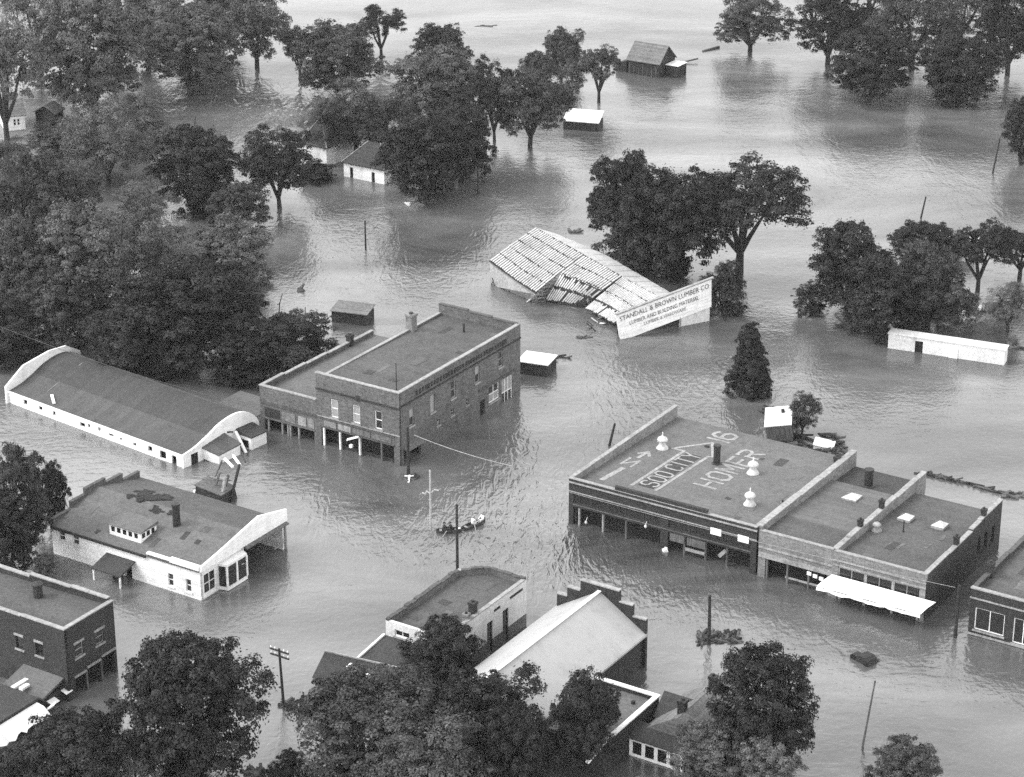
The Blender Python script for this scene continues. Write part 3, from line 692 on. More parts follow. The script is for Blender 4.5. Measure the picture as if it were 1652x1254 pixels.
    for x, y, z in ((-0.02, 10.2, 5.5), (-0.02, 5.6, 5.4), (W - 0.16, 6.9, 5.5), (W - 0.16, 13.2, 5.6)): chimney(t, x, y, 4.0, z, 0.42, 'black_iron')
    return t
town_block_c()
def corner_shop_d():
    W, D, H = 14.0, 13.0, 4.4
    t = thing('brick_corner_shop', 'flat-roofed shop with white-framed front windows across the gap from the awning shop', 'building', -65.2, 176.3)
    FF, FL, FR, FB = Face('x', 0, -1), Face('y', 0, -1), Face('y', W, 1), Face('x', D, 1)
    hs = [(0.5, 3.2, 0.6, 2.7), (4.0, 6.6, 0.3, 2.7), (7.4, 10.2, 0.3, 2.7)]
    m = MB(); wall(m, FF, 0, W, -1.6, H, hs); m.build('front_wall', 'brick_dark', t)
    for k, (a, b, c, d) in enumerate(hs): window(t, FF, a, b, c, d, frame='white_paint', cols=2 + (k > 0), rows=1, sill='wood_pale')
    for F, a0, a1 in ((FL, 0.001, D), (FR, 0.001, D), (FB, 0.31, W - 0.31)):
        m = MB(); wall(m, F, a0, a1, -1.6, 3.9); m.build('side_wall', 'brick_dark', t)
    part('roof', 'roof_tar', t, (0.28, W - 0.28, 0.28, D - 0.28, 3.3, 3.88))
    m = MB(); m.box(-0.05, W, -0.06, 0.34, H + 0.002, H + 0.12); m.build('coping', 'coping', t)
    m = MB(); FF.box(m, -0.03, W, 0.003, 0.1, 3.5, 3.62); FF.box(m, 0.0, W, 0.003, 0.12, 0.05, 0.2); m.build('cornice', 'wood_pale', t)
    stepped(t, FL, [(0.342, 3.0, 4.4), (3.02, 4.6, 4.3), (4.62, 8, 4.45), (8.02, D, 4.3)], 3.9, mat='brick_dark', cop='coping_dark')
    chimney(t, 0.2, 3.8, 3.8, 5.3, 0.5, 'brick_dark')
    roof_patches(t, lambda x, y: 3.88, 1.2, 8, 1, 8, 5, 45)
    return t
corner_shop_d()

# ------------------------------------------------------------------ barrel-roofed hall, pushed askew
def barrel_hall():
    L_, W_ = 26.3, 10.6
    ZE = 1.35
    # origin at the near front corner; local x runs back along the hall (negative), y across
    t = thing('barrel_roofed_hall', 'long hall with a curved tar-paper roof and white rounded end wall, pushed askew', 'building', -144.6, 166.6, 0, -6.5)
    n = 18
    PF = [(0, 1.35), (.1, 1.52), (.2, 1.78), (.35, 2.4), (.47, 3.0), (.59, 3.3), (.70, 3.42), (.80, 3.25), (.88, 2.85), (.95, 2.25), (1.0, 1.5)]
    def arc(grow=0.0):                       # the bowstring trusses have been shoved over: crest lies toward the far side
        out = []
        for k in range(n + 1):
            f = k / n
            for (fa, za), (fb, zb) in zip(PF, PF[1:]):
                if fa <= f <= fb: out.append((f * W_ + grow * (2 * f - 1), za + (zb - za) * (f - fa) / (fb - fa) + grow)); break
        return out
    # felt sheets lapped lengthwise; the upper band's darker colour carries its shade
    a = arc(); b = arc(-0.15)
    for nm, i0, i1, mt in (('roof_lower_slope', 0, 6, 'roof_felt'), ('roof_upper', 6, 14, 'roof_felt_shaded'), ('roof_far_slope', 14, n, 'roof_felt')):
        m = MB()
        for k in range(i0, i1):
            (y0, z0), (y1, z1) = a[k], a[k + 1]; (y2, z2), (y3, z3) = b[k], b[k + 1]
            m.hexa([(-L_, y2, z2), (0, y2, z2), (0, y3, z3), (-L_, y3, z3), (-L_, y0, z0), (0, y0, z0), (0, y1, z1), (-L_, y1, z1)])
        m.build(nm, mt, t)
    FN, FFar = Face('x', 0.05, -1), Face('x', W_ - 0.05, 1)
    hs = []
    rng = random.Random(11)
    for k, x in enumerate((-24.0, -21.6, -19.4, -15.2, -14.0, -12.4, -10.8, -9.2, -7.2, -5.0)): hs.append((x, x + rng.uniform(0.35, 0.9), rng.uniform(0.35, 0.6), rng.uniform(0.75, 1.05)))
    hs += [(-3.3, -2.4, 0.15, 1.0), (-1.6, -0.9, -0.5, 0.95)]
    m = MB(); wall(m, FN, -L_, -0.02, -1.6, ZE - 0.02, hs, 0.2); m.build('side_wall', 'white_paint', t)
    m = MB(); wall(m, FFar, -L_, -0.02, -1.6, ZE - 0.02, [], 0.2); m.build('far_wall', 'white_paint', t)
    m = MB(); m.box(-L_ - 0.05, 0.05, -0.12, 0.03, ZE - 0.1, ZE + 0.05); m.build('eave_board', 'white_paint', t)
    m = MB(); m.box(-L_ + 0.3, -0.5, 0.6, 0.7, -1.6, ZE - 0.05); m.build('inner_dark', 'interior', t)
    # rounded front wall, slightly proud of the roof, with coping
    fr = arc(0.07)
    pr = [(0.0, -0.1, -1.6)] + [(0.0, y, z) for y, z in fr] + [(0.0, W_ + 0.1, -1.6)]
    m = MB(); m.prism(pr, (0.22, 0, 0)); fw_ = m.build('front_wall', 'white_paint', t)
    m = MB(); m.prism([(0.222, 1.0, 0.0), (0.222, 1.9, 0.0), (0.222, 1.9, 1.15), (0.222, 1.0, 1.15)], (0.03, 0, 0)); m.build('door', 'interior', t)
    # left end: straight-sided false front standing above the roof
    m = MB(); m.prism([(-L_ - 0.2, -0.3, -1.6), (-L_ - 0.2, -0.3, 1.9), (-L_ - 0.2, 2.3, 3.55), (-L_ - 0.2, 6.0, 4.1), (-L_ - 0.2, 8.3, 3.95), (-L_ - 0.2, W_ - 0.4, 2.8), (-L_ - 0.2, W_ + 0.3, -1.6)], (0.2, 0, 0)); m.build('rear_false_front', 'white_paint', t)
    # vestibule box on the right half of the front, open doorways on the left
    m = MB(); m.box(0.225, 2.3, 7.4, 9.6, -1.6, 1.3); m.build('vestibule', 'white_paint', t)
    m = MB(); m.hexa([(0.225, 7.3, 1.32), (2.45, 7.3, 1.32), (2.45, 9.7, 1.32), (.225, 9.7, 1.32), (0.225, 7.3, 1.8), (2.45, 7.3, 1.45), (2.45, 9.7, 1.45), (.225, 9.7, 1.8)]); m.build('vestibule_roof', 'roof_dark', t)
    m = MB(); m.box(0.9, 1.9, 7.36, 7.396, 0.1, 0.9); m.build('vestibule_opening', 'interior', t)
    m = MB(); m.hexa([(0.23, 2.6, 0.2), (2.2, 2.9, -0.2), (2.2, 5.9, -0.2), (0.23, 5.6, 0.4), (0.23, 2.6, 1.3), (2.2, 2.9, 0.9), (2.2, 5.9, 1.1), (0.23, 5.6, 1.8)]); m.build('crushed_porch', 'white_paint', t)
    m = MB(); m.hexa([(0.23, 2.5, 1.32), (2.3, 2.8, 0.92), (2.3, 6.0, 1.12), (0.23, 5.7, 1.82), (0.23, 2.5, 1.43), (2.3, 2.8, 1.03), (2.3, 6.0, 1.23), (0.23, 5.7, 1.93)]); m.build('porch_roof', 'roof_tar', t)
    m = MB(); m.bar((0.5, 7.0, 1.7), (2.4, 6.5, 0.0), 0.28, 0.2); m.build('fallen_beam', 'white_paint', t)
    m = MB(); m.prism([(0.224, 6.1, 1.75), (0.224, 6.9, 1.55), (0.224, 6.9, 1.7), (0.224, 6.1, 1.95)], (0.02, 0, 0)); m.build('wall_slot', 'interior', t)
    m = MB(); m.bar((-21.2, 1.6, 1.75), (-19.6, 0.5, 1.55), 0.3, 0.12); m.build('loose_plank', 'white_paint', t)
    m = MB(); m.bar((-22.2, 1.9, 1.78), (-22.2, 6.9, 3.45), 0.05, 0.04); m.build('roof_cable', 'coping', t)
    return t
barrel_hall()

# ------------------------------------------------------------------ white store with low gabled roof
def white_store():
    W, D = 17.5, 12.2
    t = thing('white_store', 'white one-storey store with low gabled roof, false front and bay windows', 'building', -142.5, 145.5)
    FF, FR, FB, FL = Face('x', 0, -1), Face('y', W, 1), Face('x', D, 1), Face('y', 0, -1)
    hs = [(0.85, 1.6, 1.65, 2.6), (2.55, 3.3, 1.65, 2.65), (13.75, 14.35, 0.5, 1.75), (15.8, 16.4, 0.5, 1.75), (8.6, 9.5, -1.5, 1.2)]
    m = MB(); wall(m, FF, 0, 11.5, -1.6, 2.75, hs); wall(m, FF, 11.5, W, -1.6, 3.1, hs); m.build('side_wall', 'white_paint', t)
    for a, b, c, d in hs[:4]: window(t, FF, a, b, c, d, frame='white_paint', sill='white_paint', fw=0.05)
    m = MB(); wall(m, FL, 0.001, D - 0.001, -1.6, 2.7); m.build('rear_wall', 'white_paint', t)
    m = MB(); wall(m, FB, 0, W, -1.6, 2.7); m.build('far_wall', 'white_paint', t)
    ZR, YR = 4.45, 6.2
    # two roof slopes; the far one's shade is put into a darker material
    for nm, y0, z0, mt in (('roof_near_slope', -0.15, 2.95, 'roof_gravel'), ('roof_far_slope', D + 0.15, 2.95, 'roof_tar')):
        m = MB(); m.hexa([(0.1, y0, z0 - 0.15), (W - 0.1, y0, z0 - 0.15), (W - 0.1, YR, ZR - 0.15), (0.1, YR, ZR - 0.15), (0.1, y0, z0), (W - 0.1, y0, z0), (W - 0.1, YR, ZR), (0.1, YR, ZR)]); m.build(nm, mt, t)
    m = MB(); m.box(0.05, 11.4, -0.25, -0.152, 2.68, 2.9); m.build('eave_gutter', 'wood_dark', t)
    m = MB(); m.box(11.5, 14.2, -0.2, 0.2, 3.102, 3.25); m.box(14.2, W, -0.2, 0.2, 3.0, 3.42); m.build('side_coping', 'white_paint', t)
    # stepped rear parapet
    m = MB(); c = MB()
    for y0, y1, z in ((0.0, 2.6, 3.5), (2.6, 4.6, 4.2), (4.6, 7.4, 4.75), (7.4, 9.8, 4.3), (9.8, D, 3.6)):
        m.box(-0.1, 0.2, y0, y1, 2.3, z); c.box(-0.14, 0.24, y0, y1, z + 0.002, z + 0.08)
    p = m.build('rear_parapet', 'coping_dark', t); c.build('coping', 'coping_dark', p)
    # false front with openings: bay windows left, open porch right
    top = [(0.0, 3.4), (2.4, 3.8), (8.3, 5.0), (D + 0.2, 4.05)]
    m = MB(); m.prism([(W + 0.01, -0.1, 2.9)] + [(W + 0.01, y, z) for y, z in top] + [(W + 0.01, D + 0.2, 2.9)], (0.22, 0, 0)); m.build('false_front', 'white_paint', t)
    m = MB(); wall(m, FR, 0.002, D, -1.6, 2.898, [(0.35, 2.1, 0.35, 2.45), (2.6, 5.8, 0.4, 2.4), (6.2, 12.0, -1.5, 2.7)]); m.build('front_wall', 'white_paint', t)
    window(t, FR, 0.35, 2.1, 0.35, 2.45, frame='white_paint', cols=2, rows=2, sill='white_paint', depth=0.02, fw=0.14)
    # projecting bay window
    m = MB()
    b = [(W + 0.005, 2.5), (W + 0.9, 2.7), (W + 0.9, 5.5), (W + 0.005, 5.9)]
    m.prism([(x, y, 0.05) for x, y in b], (0, 0, 0.32)); m.prism([(x, y, 2.4) for x, y in b], (0, 0, 0.22))
    for x, y in b[1:3] + [(W + 0.9, 4.1)]: m.box(x - 0.12, x, y - 0.1, y + 0.1, 0.372, 2.398)
    bay = m.build('bay_window', 'white_paint', t)
    for y0, y1 in ((2.8, 4.0), (4.2, 5.4)):
        for z0, z1 in ((0.4, 1.7), (1.78, 2.39)):
            q = MB(); q.box(W + 0.8, W + 0.82, y0, y1, z0, z1); q.build('pane', 'glass_dark', bay)
    q = MB(); q.poly([(W + 0.02, 2.55, 0.38), (W + 0.78, 2.72, 0.38), (W + 0.78, 2.72, 2.39), (W + 0.02, 2.55, 2.39)]); q.build('pane', 'glass_dark', bay)
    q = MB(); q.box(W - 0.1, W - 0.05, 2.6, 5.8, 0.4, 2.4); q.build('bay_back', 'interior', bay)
    # open porch: dark recess with braced corner post
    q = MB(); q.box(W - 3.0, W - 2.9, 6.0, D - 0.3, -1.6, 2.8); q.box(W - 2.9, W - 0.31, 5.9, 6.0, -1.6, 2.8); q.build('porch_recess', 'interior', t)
    q = MB(); q.box(W + 0.02, W + 0.16, D - 0.05, D + 0.12, -1.6, 2.9); q.bar((W + 0.09, D, 0.9), (W + 0.09, D - 1.7, 0.7), 0.1, 0.12); q.bar((W + 0.09, D, 1.0), (W + 0.09, D - 1.4, 1.75), 0.08, 0.1); q.build('porch_post', 'wood_pale', t)
    q = MB(); q.hexa([(W + 0.23, 6.0, 2.75), (W + 0.6, 6.0, 2.7), (W + 0.6, D, 2.7), (W + 0.23, D, 2.75), (W + 0.23, 6.0, 2.9), (W + 0.6, 6.0, 2.8), (W + 0.6, D, 2.8), (W + 0.23, D, 2.9)]); q.build('porch_lintel', 'wood_grey', t)
    # roof monitor with little windows
    x0, x1, y0, y1 = 6.2, 9.9, 1.0, 3.2
    zb = 3.0
    m = MB(); m.box(x0, x1, y0, y1, zb, 4.25); mon = m.build('roof_monitor', 'white_paint', t)
    for k in range(5):
        q = MB(); a = x0 + 0.25 + k * 0.68; q.box(a, a + 0.4, y0 - 0.02, y0 - 0.003, 3.62, 4.1); q.build('pane', 'glass_dark', mon)
    for k in range(3):
        q = MB(); a = y0 + 0.2 + k * 0.65; q.box(x1 + 0.003, x1 + 0.02, a, a + 0.4, 3.62, 4.1); q.build('pane', 'glass_dark', mon)
    q = MB(); q.hexa([(x0 - 0.15, y0 - 0.15, 4.252), (x1 + 0.15, y0 - 0.15, 4.252), (x1 + 0.15, y1 + 0.15, 4.252), (x0 - 0.15, y1 + 0.15, 4.252), (x0 - 0.15, y0 - 0.15, 4.33), (x1 + 0.15, y0 - 0.15, 4.33), (x1 + 0.15, y1 + 0.15, 4.6), (x0 - 0.15, y1 + 0.15, 4.6)]); q.build('monitor_roof', 'roof_gravel', mon)
    pipe(t, 11.3, 4.4, 3.8, 6.2, 0.36)
    roof_patches(t, lambda x, y: 2.95 + (ZR - 2.95) * (y + 0.15) / (YR + 0.15), 1.0, 15.5, 0.8, 5.4, 9, 47)
    # wet tar patch across the ridge
    def patch(cx, cy, rx, ry, seed):
        rng = random.Random(seed); pts = []
        for k in range(22):
            th = 2 * math.pi * k / 22; r = 1 + rng.uniform(-0.18, 0.18) + 0.15 * math.sin(3 * th)
            x = cx + rx * r * math.cos(th); y = cy + ry * r * math.sin(th)
            pts.append((x, y))
        for side in (0, 1):
            ps = [(x, y) for x, y in pts]
            out = []
            for (xa, ya), (xb, yb) in zip(ps, ps[1:] + ps[:1]):
                ina, inb = (ya <= YR) == (side == 0), (yb <= YR) == (side == 0)
                if ina: out.append((xa, ya))
                if ina != inb:
                    f = (YR - ya) / (yb - ya); out.append((xa + (xb - xa) * f, YR))
            if len(out) > 2:
                z = lambda y: (2.95 + (ZR - 2.95) * (y + 0.15) / (YR + 0.15)) if side == 0 else (ZR - (ZR - 2.95) * (y - YR) / (D + 0.15 - YR))
                q = MB(); q.poly([(x, y, z(y) + 0.02 + 0.0015 * (seed % 100)) for x, y in out]); q.build('tar_patch', 'tar_patch', t)
    prng = random.Random(6)
    for k in range(46):
        a_, r_ = prng.uniform(0, 6.28), prng.uniform(0, 1) ** 0.7; q_ = prng.uniform(0.25, 0.75) * (1.25 - 0.6 * r_)
        patch(5.2 + 2.0 * r_ * math.cos(a_), 7.6 + 1.9 * r_ * math.sin(a_), q_, q_ * prng.uniform(.7, 1.1), 100 + k)
    for k in range(12): patch(8.6 + prng.uniform(-1.1, 1.1), 5.5 + prng.uniform(-.5, .5), prng.uniform(.15, .45), prng.uniform(.12, .3), 200 + k)
    # side canopy on posts
    q = MB(); q.hexa([(6.6, -2.2, 1.15), (10.0, -2.2, 1.15), (10.0, -0.01, 1.75), (6.6, -0.01, 1.75), (6.6, -2.2, 1.27), (10.0, -2.2, 1.27), (10.0, -0.01, 1.88), (6.6, -0.01, 1.88)]); cn = q.build('side_canopy', 'roof_dark', t)
    for x in (6.75, 9.85):
        q = MB(); q.box(x - 0.07, x + 0.07, -2.1, -1.96, -1.6, 1.148); q.build('post', 'white_paint', cn)
    q = MB(); q.box(7.2, 8.4, -0.06, -0.005, -1.4, 1.0); q.build('side_door', 'interior', t)
    return t

# ------------------------------------------------------------------ lettering laid on any plane
def lettering(par, text, fn, mat='sign_ink', name='lettering', push=None):
    cu = bpy.data.curves.new('t', 'FONT'); cu.body = text; cu.resolution_u = 2
    ob = bpy.data.objects.new('t', cu); C.objects.link(ob)
    dg = bpy.context.evaluated_depsgraph_get()
    me = bpy.data.meshes.new_from_object(ob.evaluated_get(dg))
    bpy.data.objects.remove(ob); bpy.data.curves.remove(cu)
    xs = [v.co.x for v in me.vertices]; ys = [v.co.y for v in me.vertices]
    x0, x1, y0, y1 = min(xs), max(xs), min(ys), max(ys)
    for v in me.vertices: v.co = Vector(fn((v.co.x - x0) / (x1 - x0), (v.co.y - y0) / (y1 - y0)))
    me.materials.clear(); me.materials.append(MATS[mat])
    me.name = name
    o = bpy.data.objects.new(name, me); C.objects.link(o); o.parent = par
    return o
white_store()

# ------------------------------------------------------------------ dark brick building at the lower left
def dark_store():
    W, D, H = 14.0, 6.0, 6.6
    t = thing('dark_brick_store', 'dark two-storey brick store with pale window lintels and a stubby roof chimney', 'building', -136.9, 125.9)
    FF, FR, FB, FL = Face('x', 0, -1), Face('y', W, 1), Face('x', D, 1), Face('y', 0, -1)
    lw = [(10.7, 11.5), (8.5, 9.3)]
    m = MB(); wall(m, FF, 0, W, -1.6, H, [(a, b, 3.4, 4.6) for a, b in lw]); m.build('side_wall', 'brick_dark', t)
    for a, b in lw: window(t, FF, a, b, 3.4, 4.6, frame='wood_dark', lintel='coping', fw=0.07)
    rw = [(1.1, 2.1), (3.6, 4.6)]
    m = MB(); wall(m, FR, 0.001, D, -1.6, H, [(a, b, 3.5, 4.75) for a, b in rw] + [(0.9, 2.1, -1.5, 1.7), (2.4, 3.9, -1.5, 1.9), (4.2, 5.7, -1.5, 2.1)]); m.build('front_wall', 'brick_dark', t)
    for a, b in rw: window(t, FR, a, b, 3.5, 4.75, frame='wood_pale', lintel='coping', fw=0.08)
    for a, b, z in ((0.8, 2.2, 1.8), (2.35, 4.0, 2.0), (4.15, 5.9, 2.2)):
        q = MB(); FR.box(q, a, b, 0.003, 0.12, z, z + 0.16); q.build('shop_lintel', 'coping', t)
    for y in (2.25, 4.05):
        q = MB(); FR.box(q, y - 0.08, y + 0.08, 0.003, 0.06, -1.6, 1.79); q.build('shop_post', 'wood_grey', t)
    q = MB(); q.box(W - 0.75, W - 0.65, 0.31, D - 0.31, -1.6, 2.4); q.build('shop_shade_panel', 'interior', t)  # near-black panel close behind the openings, painted as indoor shade
    m = MB(); wall(m, FB, 0, W - 0.301, -1.6, 5.9); m.build('far_wall', 'brick_dark', t)
    m = MB(); wall(m, FL, 0.301, D - 0.301, -1.6, 5.9); m.build('rear_wall', 'brick_dark', t)
    m = MB(); m.hexa([(0, 0.28, 5.5), (W - .28, .28, 5.8), (W - .28, D - .28, 5.8), (0, D - .28, 5.5), (0, 0.28, 5.95), (W - .28, .28, 6.3), (W - .28, D - .28, 6.3), (0, D - .28, 5.95)]); m.build('roof', 'roof_tar', t)
    m = MB(); m.box(W - 0.34, W + 0.06, -0.06, D + 0.06, H + 0.002, H + 0.1); m.build('coping', 'coping', t)
    m = MB(); m.box(9.3, W - 0.341, -0.06, 0.34, H + 0.002, H + 0.1); m.box(5.0, 9.28, -0.06, 0.34, H - 0.06, H + 0.03); m.build('side_coping', 'coping', t)
    stepped(t, FB, [(0, 5.0, 6.5), (5.02, 9.6, 6.75), (9.62, W - 0.35, 6.85)], 5.9, mat='brick_dark', cop='coping')
    q = MB(); q.lathe((7.6, 3.9, 0), [(0.42, 6.0), (0.42, 7.2), (0.5, 7.25), (0.5, 7.4), (0.34, 7.42)], 12); q.build('chimney', 'brick_dark', t)
    # shed roof and storm-torn awnings against the side
    q = MB(); q.hexa([(9.2, -2.6, 1.2), (13.6, -2.6, 1.2), (13.6, -0.02, 1.9), (9.2, -0.02, 1.9), (9.2, -2.6, 1.4), (13.6, -2.6, 1.4), (13.6, -0.02, 2.1), (9.2, -0.02, 2.1)]); q.build('lean_to_roof', 'roof_gravel', t)
    q = MB(); q.box(13.3, 13.5, -2.5, -0.03, -1.6, 1.19); q.box(9.3, 13.299, -2.5, -2.3, -1.6, 1.19); q.build('lean_to_wall', 'brick_dark', t)
    for (y, z, l) in ((-2.1, 0.9, 0.9), (-0.4, 1.1, 0.8)):
        q = MB(); q.hexa([(13.51, y, z - .05), (14.1, y, z - 0.25), (14.1, y + l, z - 0.25), (13.51, y + l, z - .05), (13.51, y, z), (14.1, y, z - 0.2), (14.1, y + l, z - 0.2), (13.51, y + l, z)]); q.build('small_awning', 'white_canvas', t)
    return t
dark_store()
def dark_annex():
    t = thing('flooded_annex', 'low annex roof with white torn awning beside the dark brick store', 'building', -130.0, 118.2)
    part('wall', 'brick_dark', t, (0, 6.6, 0, 4.6, -1.6, 1.5))
    part('roof', 'roof_dark', t, (-0.1, 6.7, -0.1, 4.7, 1.503, 1.72))
    part('roof_curb', 'white_paint', t, (3.6, 4.0, 4.72, 6.4, 1.6, 1.8), (4.4, 4.8, 4.8, 5.7, 1.7, 1.9))
    m = MB(); rng = random.Random(7); rows = []
    for k in range(15):
        y = -1.6 + 6.0 * k / 14; rows.append([(6.72, y, 1.45), (7.5, y, 1.2 + rng.uniform(-.15, .15)), (8.3 + rng.uniform(-.3, .1), y, 0.75 + rng.uniform(-.25, .15))])
    for a, b in zip(rows, rows[1:]):
        for j in range(2): m.poly([a[j], b[j], b[j + 1], a[j + 1]])
    m.build('torn_awning', 'white_canvas', t)
    q = MB(); q.bar((7.2, 4.9, 0.6), (7.9, 5.3, 1.3), 0.5, 0.08); q.build('awning_scrap', 'white_canvas', t)
    return t
dark_annex()

# ------------------------------------------------------------------ chamfered-corner store
def corner_cut_store():
    H = 4.5
    t = thing('cut_corner_store', 'cream-walled flat-roofed store with a cut street corner and dark wainscot', 'building', -104.2, 144.5)
    fp = [(0.0, 0.0), (6.0, 0.0), (6.0, 12.6), (2.2, 12.9), (-0.1, 10.9)]
    FR, FF = Face('y', 6.0, 1), Face('x', 0, -1)
    hs = [(8.75, 9.7, -0.5, 3.1), (6.3, 7.2, -0.5, 3.0), (4.05, 4.6, 1.9, 2.7)]
    m = MB(); wall(m, FR, 0.001, 12.58, 1.2, H, hs); m.build('side_wall', 'cream_paint', t)
    m = MB(); wall(m, FR, 0.001, 12.58, -1.6, 1.199, hs); m.build('wainscot', 'brick_grey', t)
    window(t, FR, 8.75, 9.7, -0.5, 3.1, frame='wood_dark', sill=None, name='door'); window(t, FR, 6.3, 7.2, -0.5, 3.0, frame='wood_dark', sill=None, name='door')
    window(t, FR, 4.05, 4.6, 1.9, 2.7, frame='wood_dark', rows=1, fw=0.06)
    for a, b, z in ((7.4, 8.3, 3.65), (9.9, 11.9, 3.75)):
        q = MB(); FR.box(q, a, b, 0.003, 0.05, z, z + 0.22); q.build('wall_vent', 'wood_dark', t)
    m = MB(); wall(m, FF, 0, 5.7, -1.6, H, [(0.9, 2.4, 3.3, 3.9)]); m.build('rear_wall', 'cream_paint', t)
    window(t, FF, 0.9, 2.4, 3.3, 3.9, frame='white_paint', rows=1, cols=2)
    def run(pts, name, mat, z0, z1, t_, off=0.0):
        m = MB()
        for (xa, ya), (xb, yb) in zip(pts, pts[1:]):
            d = Vector((xb - xa, yb - ya)).normalized(); n_ = Vector((-d.y, d.x))
            q = [Vector((xa, ya)) - n_ * off, Vector((xb, yb)) - n_ * off, Vector((xb, yb)) + n_ * t_, Vector((xa, ya)) + n_ * t_]
            m.hexa([(v.x, v.y, z0) for v in q] + [(v.x, v.y, z1) for v in q])
        return m.build(name, mat, t)
    ring = [(5.99, 12.6), (2.2, 12.9), (-0.1, 10.9), (0.0, 0.0)]
    run(ring, 'street_wall', 'brick_grey', -1.6, H, 0.3)
    # crumbling brick-on-edge coping, block by block
    rng = random.Random(21); cop = MB()
    for (xa, ya), (xb, yb) in zip(ring, ring[1:]):
        a, b = Vector((xa, ya)), Vector((xb, yb)); l = (b - a).length; d = (b - a) / l; n_ = Vector((-d.y, d.x)); s = 0.1
        while s < l - 0.2:
            k = rng.uniform(0.5, 1.1); e = min(s + k, l - 0.05); z = H + rng.uniform(0.06, 0.22)
            q = [a + d * s - n_ * 0.05, a + d * (e - 0.03) - n_ * 0.05, a + d * (e - 0.03) + n_ * 0.34, a + d * s + n_ * 0.34]
            bm = MB(); bm.hexa([(v.x, v.y, H + 0.002) for v in q] + [(v.x, v.y, z) for v in q]); bm.build('coping_block', 'coping_dark' if rng.random() < 0.9 else 'coping', t); s = e
    m = MB(); m.box(5.68, 6.06, 0.0, 12.3, H + 0.002, H + 0.1); m.build('coping', 'coping', t)
    roof_patches(t, lambda x, y: 4.0, 1.0, 5, 1.5, 10.5, 5, 46)
    m = MB(); m.prism([(0.2, 0.25, 3.7), (5.75, 0.25, 3.7), (5.75, 12.4, 3.7), (2.2, 12.6, 3.7), (0.2, 10.8, 3.7)], (0, 0, 0.3)); m.build('roof', 'roof_tar', t)
    chimney(t, 5.5, 4.9, 3.9, 5.6, 0.55, 'brick_dark'); chimney(t, 5.55, 3.8, 3.9, 5.0, 0.5, 'brick_light')
    return t
corner_cut_store()
def low_wing():
    t = thing('tarpaper_lean_to', 'low dark-roofed lean-to with white rake boards behind the cut-corner store', 'shed', -104.1, 139.2)
    part('wall', 'brick_dark', t, (0, 5.4, 0, 5.25, -1.6, 2.3))
    m = MB(); m.hexa([(-0.1, -0.1, 2.303), (5.5, -0.1, 2.303), (5.5, 5.28, 2.303), (-0.1, 5.28, 2.303), (-0.1, -0.1, 2.45), (5.5, -0.1, 2.45), (5.5, 5.28, 3.1), (-0.1, 5.28, 3.1)]); m.build('roof', 'roof_dark', t)
    q = MB(); q.bar((-0.2, -0.1, 2.5), (-0.2, 5.2, 3.15), 0.2, 0.2); q.build('rake_board', 'white_paint', t)
    q = MB(); q.bar((0.2, -0.25, 2.5), (2.2, -0.25, 2.55), 0.2, 0.2); q.build('eave_board', 'white_paint', t)
    return t
low_wing()
def back_house():
    t = thing('dark_outbuilding', 'dark gabled outbuilding half hidden by the big tree below the lean-to', 'shed', *sg(512, 1120), rot=8)
    part('wall', 'wood_dark', t, (0, 6.0, 0, 4.0, -1.6, 1.6))
    m = MB(); m.prism([(-0.3, -0.3, 1.62), (-0.3, 4.3, 1.62), (-0.3, 2.0, 2.9)], (6.6, 0, 0)); m.build('roof', 'shingle', t)
    q = MB(); q.bar((-0.35, 2.0, 2.98), (6.4, 2.0, 2.98), 0.14, 0.12); q.build('ridge_cap', 'coping', t)
    return t
back_house()

